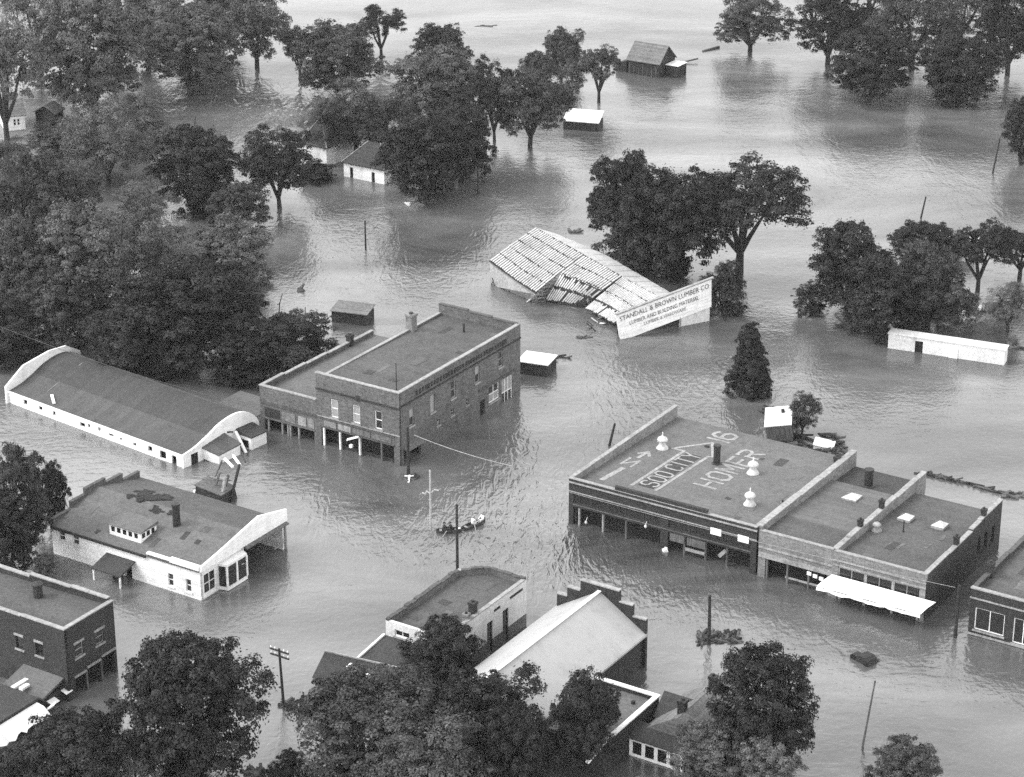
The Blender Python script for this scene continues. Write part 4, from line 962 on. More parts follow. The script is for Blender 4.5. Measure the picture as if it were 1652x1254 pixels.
# ------------------------------------------------------------------ metal-roofed gabled building with stepped far gable
def metal_gable():
    W, D = 8.4, 19.4
    t = thing('metal_roofed_building', 'gabled building with pale sheet-metal roof and stepped brick end gable', 'building', -94.5, 137.0)
    FR, FB, FF, FL = Face('y', W, 1), Face('x', D, 1), Face('x', 0, -1), Face('y', 0, -1)
    m = MB(); wall(m, FR, 0, D, -1.6, 3.15, [(5.0, 6.2, 0.6, 2.2), (11.0, 12.2, 0.6, 2.2)]); m.build('side_wall', 'brick_dark', t)
    for a in (5.0, 11.0): window(t, FR, a, a + 1.2, 0.6, 2.2, frame='wood_dark')
    m = MB(); wall(m, FL, 0, D, -1.6, 3.15); m.build('side_wall', 'brick_dark', t)
    m = MB(); m.prism([(0.31, 0, -1.6), (W - 0.31, 0, -1.6), (W - 0.31, 0, 3.2), (W / 2, 0, 5.7), (0.31, 0, 3.2)], (0, 0.3, 0)); m.build('near_gable', 'brick_dark', t)
    # roof: lapped sheets, each its own piece
    ZE, ZR = 3.2, 6.0
    rng = random.Random(14)
    for side in (0, 1):
        xe = -0.3 if side == 0 else W + 0.3
        ny = 12
        for k in range(ny):
            y0 = -0.3 + (D + 0.25) * k / ny; y1 = -0.3 + (D + 0.25) * (k + 1) / ny
            zz = rng.uniform(0, 0.012)
            m = MB(); m.hexa([(xe, y0 + .008, ZE - .08), (W / 2, y0 + .008, ZR - .08), (W / 2, y1, ZR - .08), (xe, y1, ZE - .08), (xe, y0 + .008, ZE + zz), (W / 2, y0 + .008, ZR + zz), (W / 2, y1, ZR + zz + .008), (xe, y1, ZE + zz + .008)])
            m.build('roof_sheet', 'sheet_metal', t)
    m = MB(); m.bar((W / 2, -0.3, ZR + 0.05), (W / 2, D - 0.05, ZR + 0.05), 0.35, 0.07); m.build('ridge_cap', 'white_metal', t)  # brighter metal on the cap paints the ridge highlight
    m = MB(); m.box(W + 0.25, W + 0.4, -0.3, D, ZE - 0.2, ZE - 0.02); m.build('gutter', 'sheet_metal', t)
    stepped(t, FB, [(0.0, 1.0, 4.6), (1.02, 2.3, 5.5), (2.32, 6.1, 6.5), (6.12, 7.4, 5.5), (7.42, W + 0.3, 4.5)], -1.6, mat='brick_dark', cop='coping', t=0.35)
    return t
metal_gable()
def low_flat_shed():
    t = thing('flat_brick_shed', 'low flat-roofed brick shed with bright white copings beside the metal roof', 'shed', -85.6, 139.4)
    W, D = 5.6, 8.6
    part('wall', 'brick_dark', t, (0, W, 0, D, -1.6, 2.5))
    part('roof', 'roof_gravel', t, (0.25, W - 0.25, 0.25, D - 0.25, 2.5, 2.62))
    part('parapet', 'brick_dark', t, (0, W, D - 0.249, D, 2.503, 3.0), (W - 0.249, W, 0, D - 0.25, 2.503, 3.0))
    part('far_coping', 'white_paint', t, (-0.3, W + 0.1, D - 0.32, D + 0.08, 3.002, 3.12))
    part('side_coping', 'white_paint', t, (W - 0.32, W + 0.08, -0.6, D - 0.33, 3.002, 3.12))
    q = MB(); q.bar((W - 0.1, -0.6, 2.9), (W - 0.4, -2.0, 2.2), 0.3, 0.15); q.build('hanging_board', 'white_paint', t)
    q = MB(); q.box(4.0, 4.25, 6.9, 7.15, 2.6, 2.9); q.build('vent_pipe', 'black_iron', t)
    return t
low_flat_shed()
def gable_cottage():
    t = thing('shingled_cottage', 'shingled cottage with cross gables, two black chimneys and a glazed porch', 'house', -80.0, 143.3)
    part('wall', 'wood_dark', t, (0.9, 6.5, 1.5, 7.5, -1.6, 2.0))
    m = MB(); m.prism([(0.6, 1.2, 2.0), (6.8, 1.2, 2.0), (3.7, 1.2, 4.0)], (0, 6.6, 0)); m.build('main_roof', 'shingle_grey', t)
    m = MB(); m.prism([(0.4, 3.0, 2.1), (0.4, 6.6, 2.1), (0.4, 4.8, 3.6)], (6.6, 0, 0)); m.build('cross_roof', 'shingle', t)
    # glazed porch
    F = Face('x', 0, -1); hs = [(0.3 + k * 1.12, 1.1 + k * 1.12, 0.25, 1.35) for k in range(4)]
    m = MB(); wall(m, F, 0, 4.8, -1.6, 1.6, hs, 0.15); m.build('porch_wall', 'white_paint', t)
    for h_ in hs: window(t, F, *h_, frame='wood_dark', rows=1, sill=None, depth=0.02, fw=0.06)
    part('porch_side', 'wood_dark', t, (0.0, 0.15, 0.16, 1.49, -1.6, 1.6), (4.65, 4.8, 0.16, 1.49, -1.6, 1.6))
    m = MB(); m.hexa([(-0.2, -0.2, 1.6), (5.0, -0.2, 1.6), (5.0, 1.6, 2.1), (-0.2, 1.6, 2.1), (-0.2, -0.2, 1.72), (5.0, -0.2, 1.72), (5.0, 1.6, 2.3), (-0.2, 1.6, 2.3)]); m.build('porch_roof', 'shingle', t)
    chimney(t, 3.7, 6.8, 3.2, 5.0, 0.55, 'black_iron'); chimney(t, 3.4, 2.3, 3.2, 4.9, 0.6, 'black_iron')
    return t
gable_cottage()

# ------------------------------------------------------------------ collapsed lumber shed
def lumber_shed():
    t = thing('collapsed_lumber_shed', 'collapsed lumber shed with buckled corrugated metal roof and leaning lettered front', 'building', -136.0, 226.0)
    def lg(px, py, z):
        gx, gy = sg(px, py, z); return Vector((gx + 136.0, gy - 226.0, z))
    # sections: ridge start, ridge end, eave start, eave end, rows, sag
    secs = [
        (lg(864, 367.5, 4.4), lg(942, 411, 4.3), lg(789, 423, 2.2), lg(864, 474, 1.9), 5, 0.12, 24, None),
        (lg(943, 412, 4.3), lg(1003, 446, 4.1), lg(880, 484, 0.4), lg(939, 496, 0.1), 4, 0.12, 18, (lg(904, 443, 3.12), lg(972, 470, 2.8))),
        (lg(1004, 447, 4.1), lg(1066, 480, 3.8), lg(944, 499, 0.5), lg(992, 522, 0.6), 4, 0.12, 24, (lg(976, 472, 2.75), lg(1029, 501, 2.3))),
    ]
    rng = random.Random(31)
    for (r0, r1, e0, e1, rows, sag, cols, mid) in secs:
        def P(s, q):
            if mid is None: p = (r0.lerp(r1, s)).lerp(e0.lerp(e1, s), q)
            elif q < 0.5: p = (r0.lerp(r1, s)).lerp(mid[0].lerp(mid[1], s), q * 2)
            else: p = (mid[0].lerp(mid[1], s)).lerp(e0.lerp(e1, s), q * 2 - 1)
            p = p.copy(); p.z += sag * math.sin(math.pi * min(q, 1) * 0.9) + 0.1 * math.sin(5 * s + r0.x) * q
            return p
        for j in range(rows):
            for k in range(cols):
                s0, s1 = k / cols, (k + 1) / cols
                q0, q1 = j / rows, (j + 1.0) / rows
                lift = 0.06 + rng.uniform(0, 0.03); slip = rng.uniform(0.0, 0.03) + (0.06 if mid is not None and j == rows - 1 else 0) * rng.random()
                if j == rows - 1 and mid is not None and rng.random() < 0.2: continue
                m = MB(); top = []; bot = []
                prof = [0.0, 0.07, 0.085, 0.07, 0.0]
                for i, pz in enumerate(prof):
                    s = s0 + (s1 - s0) * (0.14 + 0.68 * i / 4)
                    a = P(s, max(q0 - 0.02, 0) + slip); b = P(s, q1 - 0.018 + slip * 0.5)
                    top.append(a + Vector((0, 0, pz + 0.02))); bot.append(b + Vector((0, 0, pz + lift)))
                i0 = m.pts(top); i1 = m.pts(bot)
                for i in range(4): m.f.append((i0 + i, i0 + i + 1, i1 + i + 1, i1 + i))
                o = m.build('roof_sheet', 'tin_sheet', t)
        m = MB(); n = 10; grid = [[P(i / n, min(j / 8, 0.98)) + Vector((0, 0, -0.012)) for j in range(9)] for i in range(n + 1)]
        for i in range(n):
            for j in range(8): m.poly([grid[i][j], grid[i + 1][j], grid[i + 1][j + 1], grid[i][j + 1]])
        m.build('dark_underlay', 'wood_dark', t)  # dark layer added so the gaps and the break read as shade
        for j in range(rows + 1):
            m = MB(); q = min(j / rows, 0.985); n = 6
            for i in range(n): m.bar(P(i / n, q) + Vector((0, 0, -0.07)), P((i + 1) / n, q) + Vector((0, 0, -0.07)), 0.16, 0.1)
            m.build('purlin', 'wood_dark', t)
        for i in range(5):
            m = MB(); s = (i + 0.2) / 5
            m.bar(P(s, 0) + Vector((0, 0, -0.2)), P(s, 0.98) + Vector((0, 0, -0.2)), 0.12, 0.16)
            m.build('rafter', 'wood_dark', t)
    # the far slope lying flatter behind the ridge
    a = [lg(864, 367.5, 4.38), lg(945, 412, 4.28), lg(1005, 447, 4.05), lg(1064, 480, 3.7)]
    b = [p + Vector((0.8, 3.2, dz)) for p, dz in zip(a, (-1.5, -0.75, -0.75, -0.9))]
    for k in range(3):
        n = 4
        for i in range(n):
            m = MB(); p = [a[k].lerp(a[k + 1], (i + f) / n) for f in (0.01, 0.5, 0.96)]; q = [b[k].lerp(b[k + 1], (i + f) / n) for f in (0.01, 0.5, 0.96)]
            p[1] = p[1] + Vector((0, 0, 0.05)); q[1] = q[1] + Vector((0, 0, 0.05))
            i0 = m.pts(p); i1 = m.pts(q); m.f += [(i0, i0 + 1, i1 + 1, i1), (i0 + 1, i0 + 2, i1 + 2, i1 + 1)]
            m.build('roof_sheet', 'tin_sheet', t, True)
    # pale side wall folded under the left eave
    c = [lg(790, 424, 2.1), lg(863, 476, 1.75), lg(854, 488, -0.3), lg(792, 462, -0.3)]
    m = MB(); m.prism([c[3], c[2], c[1], c[0]], (0, 0.15, 0)); m.build('side_wall', 'coping', t)
    for k in range(9):
        p_ = c[3].lerp(c[2], k / 8) + Vector((0, -0.12, 0)); q_ = p_ + Vector((rng.uniform(-.5, .5), -0.1, rng.uniform(0.4, 1.3))); m = MB(); m.bar(p_, q_, rng.uniform(.1, .3), .06); m.build('splintered_board', rng.choice(['wood_dark', 'wood_grey', 'wood_pale']), t)
    # lettered false front
    p0, p1 = lg(1000, 548, 0), lg(1147, 518, 0)
    d = (p1 - p0); d.z = 0
    nrm = Vector((d.y, -d.x, 0)).normalized()
    if nrm.y > 0: nrm = -nrm
    BL, BR, TL, TR = p0 + Vector((0, 0, 0.02)), p1 + Vector((0, 0, 1.75)), p0 - d * 0.035 + Vector((0, 0, 2.95)) - nrm * 0.25, p1 - d * 0.0 + Vector((0, 0, 5.15)) - nrm * 0.2
    # board by board, so the weathered clapboards show
    nb = 9
    for k in range(nb):
        a0, a1 = k / nb, (k + 1) / nb
        q = [BL.lerp(TL, a0), BR.lerp(TR, a0), BR.lerp(TR, a1 - 0.006), BL.lerp(TL, a1 - 0.006)]
        if k == 0: q[0] = q[0] + d * 0.02 + Vector((0, 0, -0.25)); 
        m = MB(); m.prism(q, -nrm * 0.1); m.build('sign_plank', 'white_paint', t)
    m = MB(); m.bar(TL + Vector((0, 0, 0.08)), TR + Vector((0, 0, 0.08)) + d * 0.02, 0.35, 0.16); m.build('sign_cap', 'coping', t)
    def on(s0, s1, q0, q1):
        return lambda s, q: (BL.lerp(BR, s0 + (s1 - s0) * s)).lerp(TL.lerp(TR, s0 + (s1 - s0) * s), q0 + (q1 - q0) * q) + nrm * 0.09
    lettering(t, 'STANDALL & BROWN LUMBER CO', on(0.03, 0.97, 0.70, 0.88), 'wood_grey')
    lettering(t, 'LUMBER AND BUILDING MATERIAL', on(0.12, 0.86, 0.43, 0.58), 'wood_grey')
    lettering(t, 'LUMBER & HARDWARE', on(0.27, 0.72, 0.22, 0.34), 'brick_light')
    # recessed office wall under the right half
    o0, o1 = p0.lerp(p1, 0.66), p0.lerp(p1, 0.99)
    m = MB(); m.prism([o0 + Vector((0, 0, -1.2)) - nrm * .15, o1 + Vector((0, 0, -1.2)) - nrm * .15, o1 + Vector((0, 0, 1.9)) - nrm * .15, o0 + Vector((0, 0, 1.4)) - nrm * .15], -nrm * 0.1); m.build('office_wall', 'cream_paint', t)
    m = MB(); m.bar(o0 + Vector((0, 0, -1.2)) - nrm * 0.08, o0 + Vector((0, 0, 1.2)) - nrm * 0.08, 0.3, 0.12); m.build('door_jamb', 'wood_pale', t)
    i0, i1 = p0.lerp(p1, 0.05) - nrm * 1.6, p1 - nrm * 1.6
    m = MB(); m.prism([i0 + Vector((0, 0, -1.2)), i1 + Vector((0, 0, -1.2)), i1 + Vector((0, 0, 3.2)), i0 + Vector((0, 0, 1.2))], -nrm * 0.1); m.build('inner_wall', 'interior', t)
    # splintered boards at the broken corner
    for k in range(12):
        x, y = 955 + rng.uniform(0, 40), 505 + rng.uniform(0, 28)
        p = lg(x, y + 6, 0.0); q = p + Vector((rng.uniform(-1, 1), rng.uniform(-1, 1), rng.uniform(0.2, 1.0)))
        m = MB(); m.bar(p, q, 0.22, 0.06); m.build('splintered_board', rng.choice(['wood_pale', 'white_paint', 'wood_dark']), t)
    m = MB(); m.bar(lg(850, 487, 0), lg(868, 474, 1.2), 0.35, 0.08); m.build('splintered_board', 'white_paint', t)
    return t
lumber_shed()

# ------------------------------------------------------------------ small houses and sheds around the town
def gable_shed(name, label, cat, gx, gy, W, D, hw, hr, wall_m, roof_m, rot=0.0, axis='x', over=0.25, doors=(), tilt=(0, 0), wins=()):
    t = thing(name, label, cat, gx, gy, 0, rot)
    t.rotation_euler = (R(tilt[0]), R(tilt[1]), -TH + R(rot))
    F = Face('x', 0, -1)
    hs = [(a, b, -1.4, c) for a, b, c in doors] + list(wins)
    m = MB(); wall(m, F, 0, W, -1.6, hw, hs, 0.15); m.build('front_wall', wall_m, t)
    for a, b, c in doors:
        q = MB(); F.box(q, a, b, -0.3, -0.2, -1.5, c + 0.1); q.build('door', 'interior', t)
    for h_ in wins: window(t, F, *h_, frame='white_paint', sill=None, depth=0.03, fw=0.06)
    part('rear_wall', wall_m, t, (0, W, D - 0.15, D, -1.6, hw))
    if axis == 'x':
        for x0 in (0, W - 0.15):
            m = MB(); m.prism([(x0, 0.151, -1.6), (x0, D - 0.151, -1.6), (x0, D - 0.151, hw), (x0, D / 2, hr - 0.1), (x0, 0.151, hw)], (0.15, 0, 0)); m.build('gable_wall', wall_m, t)
        for s in (0, 1):
            y0 = -over if s == 0 else D + over
            m = MB(); m.hexa([(-over, y0, hw - 0.1), (W + over, y0, hw - 0.1), (W + over, D / 2, hr - 0.1), (-over, D / 2, hr - 0.1), (-over, y0, hw), (W + over, y0, hw), (W + over, D / 2, hr), (-over, D / 2, hr)]); m.build('roof_slope', roof_m, t)
    elif axis == 'y':
        part('side_wall', wall_m, t, (0, 0.15, 0.151, D - 0.151, -1.6, hw)); part('side_wall', wall_m, t, (W - 0.15, W, 0.151, D - 0.151, -1.6, hw))
        m = MB(); m.prism([(0, 0.0, hw), (W, 0.0, hw), (W / 2, 0.0, hr - 0.1)], (0, 0.15, 0)); m.build('gable', wall_m, t)
        for s in (0, 1):
            x0 = -over if s == 0 else W + over
            m = MB(); m.hexa([(x0, -over, hw - 0.1), (W / 2, -over, hr - 0.1), (W / 2, D + over, hr - 0.1), (x0, D + over, hw - 0.1), (x0, -over, hw), (W / 2, -over, hr), (W / 2, D + over, hr), (x0, D + over, hw)]); m.build('roof_slope', roof_m, t)
    elif axis == 'hip':
        part('side_wall', wall_m, t, (0, 0.15, 0.151, D - 0.151, -1.6, hw)); part('side_wall', wall_m, t, (W - 0.15, W, 0.151, D - 0.151, -1.6, hw))
        b = [(-over, -over, hw), (W + over, -over, hw), (W + over, D + over, hw), (-over, D + over, hw)]
        k = min(W, D) / 2 * 0.9
        r0, r1 = ((k, D / 2, hr), (W - k, D / 2, hr)) if W > D else ((W / 2, k, hr), (W / 2, D - k, hr))
        if W > D: fs = [[b[0], b[1], r1, r0], [b[1], b[2], r1], [b[2], b[3], r0, r1], [b[3], b[0], r0]]
        else: fs = [[b[0], b[1], r0], [b[1], b[2], r1, r0], [b[2], b[3], r1], [b[3], b[0], r0, r1]]
        m = MB(); [m.poly(f) for f in fs]; m.poly([(x, y, hw - 0.08) for x, y, z in b][::-1]); m.build('hip_roof', roof_m, t)
        q = MB()
        for i, rr in zip(range(4), (r0, r1, r1, r0) if W > D else (r0, r0, r1, r1)): q.bar(Vector(b[i]) + Vector((0, 0, .04)), Vector(rr) + Vector((0, 0, .04)), 0.14, 0.06)
        q.build('hip_cap', 'coping', t)
    elif axis == 'shed':                    # single pitch, high at the rear
        part('side_wall', wall_m, t, (0, 0.15, 0.151, D - 0.151, -1.6, hw - 0.02)); part('side_wall', wall_m, t, (W - 0.15, W, 0.151, D - 0.151, -1.6, hw - 0.02))
        m = MB(); m.hexa([(-over, -over, hw), (W + over, -over, hw), (W + over, D + over, hr - 0.1), (-over, D + over, hr - 0.1), (-over, -over, hw + 0.1), (W + over, -over, hw + 0.1), (W + over, D + over, hr), (-over, D + over, hr)]); m.build('roof', roof_m, t)
    return t
gable_shed('hip_roofed_cottage', 'small white cottage with dark hipped roof, flooded to its window sills under trees', 'house', -187.2, 252.3, 6.7, 5.2, 2.05, 4.7, 'white_paint', 'shingle', axis='hip', doors=((1.0, 1.55, 1.5), (4.6, 5.15, 1.4)))
h2 = gable_shed('gabled_house', 'grey gabled house peeping between the trees beside a bright drifting sheet', 'house', *sg(486, 262), 4.4, 6.0, 2.8, 6.4, 'cream_paint', 'shingle', axis='hip')
gable_shed('tree_hidden_house', 'white house with paired dark windows standing deep among trees', 'house', *sg(8, 212), 3.0, 6.0, 2.2, 3.8, 'white_paint', 'shingle_grey', rot=52, axis='x', wins=((1.3, 1.7, 0.7, 1.7), (1.85, 2.25, 0.7, 1.7)))
gable_shed('tree_hidden_porch', 'porch with one white post and grey roof at the tree-hidden white house', 'porch', *sg(58, 196), 3.2, 2.5, 1.5, 2.6, 'wood_dark', 'shingle_grey', rot=14, axis='y')
bn = gable_shed('weathered_barn', 'weathered dark board barn with patchy grey roof standing alone in open water', 'barn', -181.0, 319.0, 5.6, 5.0, 2.2, 4.6, 'wood_dark', 'shingle_grey', axis='x')
m = MB(); m.hexa([(-2.2, 0.1, -1.5), (-0.26, 0.1, -1.5), (-0.26, 4.8, -1.5), (-2.2, 4.8, -1.5), (-2.2, 0.1, 1.2), (-0.26, 0.1, 1.9), (-0.26, 4.8, 1.9), (-2.2, 4.8, 1.2)]); m.build('lean_to', 'wood_dark', bn)
m = MB(); m.box(5.86, 8.0, 1.6, 4.4, -1.5, 1.8); m.build('side_stall', 'wood_dark', bn)
m = MB(); m.box(5.86, 8.1, 1.5, 4.5, 1.81, 1.9); m.build('stall_roof', 'white_metal', bn)
for k in range(7):
    q = MB(); x = 0.3 + k * 0.78; q.box(x, x + 0.1, -0.03, -0.002, -0.5, 1.2 + 0.6 * (k % 3 == 0)); q.build('wall_batten', 'wood_grey', bn)
gable_shed('floating_wagon_shed', 'dark shed with pale flat roof drifting behind the one-storey brick shop', 'shed', -156.0, 207.1, 4.3, 2.4, 1.35, 1.8, 'wood_dark', 'shingle_grey', rot=14, axis='shed', over=0.15)
gable_shed('white_roofed_shed', 'square dark shed with white roof against the rear of the two-storey store', 'shed', -129.6, 205.4, 3.4, 3.0, 1.4, 1.5, 'wood_dark', 'white_metal', rot=12, axis='shed', over=0.12)
gable_shed('white_metal_shed', 'open shed with bright white sloping roof wrapped in branches', 'shed', -173.6, 287.4, 5.2, 3.0, 1.25, 2.3, 'wood_dark', 'white_metal', rot=17, axis='shed', over=0.1)
ws = gable_shed('long_white_shed', 'long low whitewashed shed with one dark doorway under the tree clump', 'shed', -98.6, 233.9, 13.1, 1.5, 1.75, 1.85, 'cream_paint', 'cream_paint', rot=9.3, axis='shed', over=0.1, doors=((3.05, 3.95, 1.35),))
q = MB(); q.box(6.9, 7.9, -0.1, -0.003, -0.3, 1.2); q.build('patch_board', 'white_canvas', ws)
part('gable_end', 'wood_dark', ws, (-0.02, -0.003, 0.2, 1.4, -1.6, 1.6))
gs = gable_shed('overturned_privy', 'small shed with white roof lodged against the rear of the lettered-roof shop', 'shed', *sg(1238, 712), 2.6, 3.4, 1.7, 1.95, 'wood_grey', 'white_metal', rot=24, axis='shed', over=0.1, tilt=(7, -9))
q = MB(); q.box(1.6, 1.95, 2.2, 2.5, 1.9, 2.25); q.build('vent_box', 'black_iron', gs)
gable_shed('low_white_outhouse', 'low white-roofed outhouse wedged in the driftwood pile behind the lettered-roof shop', 'shed', *sg(1311, 727), 1.9, 2.0, 0.6, 0.8, 'cream_paint', 'white_metal', rot=18, axis='shed', over=0.1, tilt=(-5, 8))
gable_shed('hall_back_shed', 'low grey-roofed shed with white end wall between the curved hall and brick shop', 'shed', *sg(352, 662), 5.5, 3.5, 0.7, 1.0, 'white_paint', 'roof_gravel', rot=-4, axis='shed', over=0.1)
gable_shed('bush_hidden_shed', 'pale shed glimpsed through the right-hand tree clump by open water', 'shed', *sg(1520, 418), 3.6, 3.0, 1.6, 2.2, 'white_paint', 'white_metal', rot=12, axis='shed')

# ------------------------------------------------------------------ wreckage of the loading dock
def dock_wreck():
    t = thing('timber_dock_wreck', 'wrecked timber frame with leaning posts between the curved hall and the white store', 'wreckage', *sg(345, 805))
    lp = lambda px, py, z: gwl(t, spot(px, py, z))
    m = MB(); m.hexa([(-1.8, -1.0, -1.0), (2.0, -1.0, -1.0), (2.0, 1.4, -1.0), (-1.8, 1.4, -1.0), (-1.5, -0.8, 1.3), (1.6, -0.8, 1.0), (1.6, 1.3, 1.1), (-1.5, 1.3, 1.5)]); m.build('crate_base', 'wood_dark', t)
    m = MB(); m.hexa([(-1.6, -0.9, 1.34), (1.7, -0.9, 1.04), (1.7, 1.4, 1.14), (-1.6, 1.4, 1.54), (-1.6, -0.9, 1.44), (1.7, -0.9, 1.14), (1.7, 1.4, 1.24), (-1.6, 1.4, 1.64)]); m.build('platform', 'wood_grey', t)
    for a, b, w_, mt in (((1.7, 0.0, -0.8), (2.1, 1.6, 3.6), 0.2, 'wood_dark'), ((1.2, -0.6, -0.6), (1.4, 0.2, 2.6), 0.26, 'wood_pale'), ((-1.2, 1.0, 0.5), (-0.9, 2.6, 2.9), 0.14, 'wood_grey'),
                         ((-0.9, 3.0, 2.9), (0.6, 2.4, 2.6), 0.2, 'white_paint'), ((-0.8, 4.2, 2.8), (2.1, 1.7, 3.4), 0.2, 'white_paint'), ((-0.2, 4.8, 3.0), (2.3, 2.2, 3.6), 0.1, 'wood_dark'),
                         ((-2.6, 0.2, 0.05), (-1.2, 0.1, 0.25), 0.3, 'white_paint'), ((-3.0, -0.6, 0.0), (2.6, -1.3, 0.05), 0.4, 'wood_dark'), ((0.1, 0.3, 1.4), (0.4, 0.6, 2.7), 0.18, 'wood_grey'), ((0.9, 0.8, 1.3), (1.2, 0.9, 2.5), 0.2, 'wood_grey'),
                         ((-1.5, 1.2, 1.5), (1.9, 1.0, 2.0), 0.14, 'wood_pale')):
        q = MB(); q.bar(a, b, w_, w_); q.build('timber', mt, t)
    return t
def gwl(t, p): return Matrix.LocRotScale(t.location, t.rotation_euler, None).inverted() @ p
dock_wreck()

# ------------------------------------------------------------------ poles
def utility_pole(label, px, py, top, lean=(0, 0), r=0.14, arms=0, mat='pole_wood', group='poles standing in the flood', name='utility_pole'):
    p = spot(px, py); h_ = height_at(p, top)
    t = bpy.data.objects.new(name, None); C.objects.link(t); t.location = p; t.rotation_euler = (0, 0, -TH)
    tag(t, label, 'pole', group)
    tp = Vector((lean[0], lean[1], h_))
    m = MB(); m.tube(Vector((-lean[0] * 0.25, -lean[1] * 0.25, -1.8)), tp, r, r * 0.7, 10); m.build('shaft', mat, t)
    for k in range(arms):
        c = tp * (1 - (0.04 + 0.09 * k)); q = MB(); q.bar(c + Vector((-0.95, 0, 0)), c + Vector((0.95, 0, 0)), 0.12, 0.12); a = q.build('cross_arm', mat, t)
        for x in (-0.85, -0.45, 0.45, 0.85):
            q = MB(); q.lathe(c + Vector((x, 0, 0.06)), [(0.03, 0), (0.06, 0.06), (0.06, 0.16), (0.02, 0.2)], 6); q.build('insulator', 'white_paint', a)
    if arms == 0:
        q = MB(); q.tube(tp - Vector((0, 0, 0.03)), tp + Vector((0, 0, 0.06)), r * 0.78, r * 0.5, 8); q.build('pole_cap', 'pole_wood', t)
    return t, p
utility_pole('bare pole standing right of the dense tree beside the hipped cottage', 771, 313, 258)
utility_pole('leaning pole standing alone in open water beyond the long white shed', 1601, 280, 222, lean=(0.6, 0.2))
utility_pole('short leaning pole rising behind the tree clump at the long white shed', 1484, 352, 318, lean=(0.5, 0.3))
utility_pole('bare pole standing in open water below the hipped cottage', 590, 403, 357)
utility_pole('dark pole behind the parapet of the cut-corner store', 738, 928, 815, r=0.16)
utility_pole('pole with driftwood caught round its foot below the awning shop', 1144, 1040, 962, lean=(-0.1, 0), r=0.18)
utility_pole('utility pole with two crossarms beside the big lone tree', 458, 1140, 1048, lean=(-0.25, 0), arms=2)
utility_pole('dark pole in the gap beside the awning shop', 1541, 1028, 945, r=0.18)
utility_pole('dark pole at the street corner of the two-storey store', 659, 768, 690, r=0.2)
utility_pole('short leaning post beside the lettered-roof shop', 980, 719, 682, lean=(0.75, 0.1), r=0.16)
utility_pole('thin grey leaning pole built from a reflection line below the floating wreck', 1391, 1205, 1100, lean=(0.55, 0.4), r=0.1, mat='wood_grey')  # a reflection streak on the water, modelled as a pole
utility_pole('thin stake among the bushes beside the drifting wagon shed', 492, 518, 496, lean=(0.1, 0), r=0.07)
utility_pole('leaning stick standing upstream of the round-crowned tree', 312, 212, 188, lean=(0.5, 0), r=0.08)
lp, lpp = utility_pole('pale street lamp post with two curled arms at the flooded crossing', 695, 852, 757, r=0.12, mat='pole_pale', name='street_lamp', group='street furniture in the flood')
hh = height_at(lpp, 797)
m = MB(); m.tube((0, 0, hh), (0.45, 0, hh + 0.55), 0.06); m.tube((0.45, 0, hh + 0.55), (0.95, 0, hh + 0.6), 0.06); m.build('arm', 'pole_pale', lp)
m = MB(); m.tube((0, 0, hh), (-0.4, 0, hh + 0.2), 0.06); m.tube((-0.4, 0, hh + 0.2), (-0.55, 0, hh - 0.15), 0.06); m.tube((-0.55, 0, hh - .15), (-0.9, 0, hh - .1), 0.06); m.build('arm', 'pole_pale', lp)

def wire(label, a, b, r, sag, mat):
    m = MB(); n = 14; a = Vector(a); b = Vector(b); c = (a + b) / 2
    pt = lambda f: a.lerp(b, f) - c + Vector((0, 0, -sag * 4 * f * (1 - f)))
    for k in range(n): m.tube(pt(k / n), pt((k + 1) / n), r, r, 5, caps=k in (0, n - 1))
    o = m.build('overhead_wire', mat); o.location = c
    tag(o, label, 'wire')
wire('pale wire running from the store corner pole out over the flooded crossing', spot(668, 702, 4.2), spot(826, 752, 3.0), 0.028, 0.25, 'pole_pale')
wire('thin wire passing along the fronts of the lettered-roof and awning shops', gw(-106.5, 174.6, 4.3), spot(1541, 948, 4.4), 0.02, 0.35, 'coping')
wire('thin wire running behind the curved hall roof past the drifting white wreck', spot(0, 527, 6.0), spot(345, 640, 5.0), 0.025, 0.4, 'coping_dark')

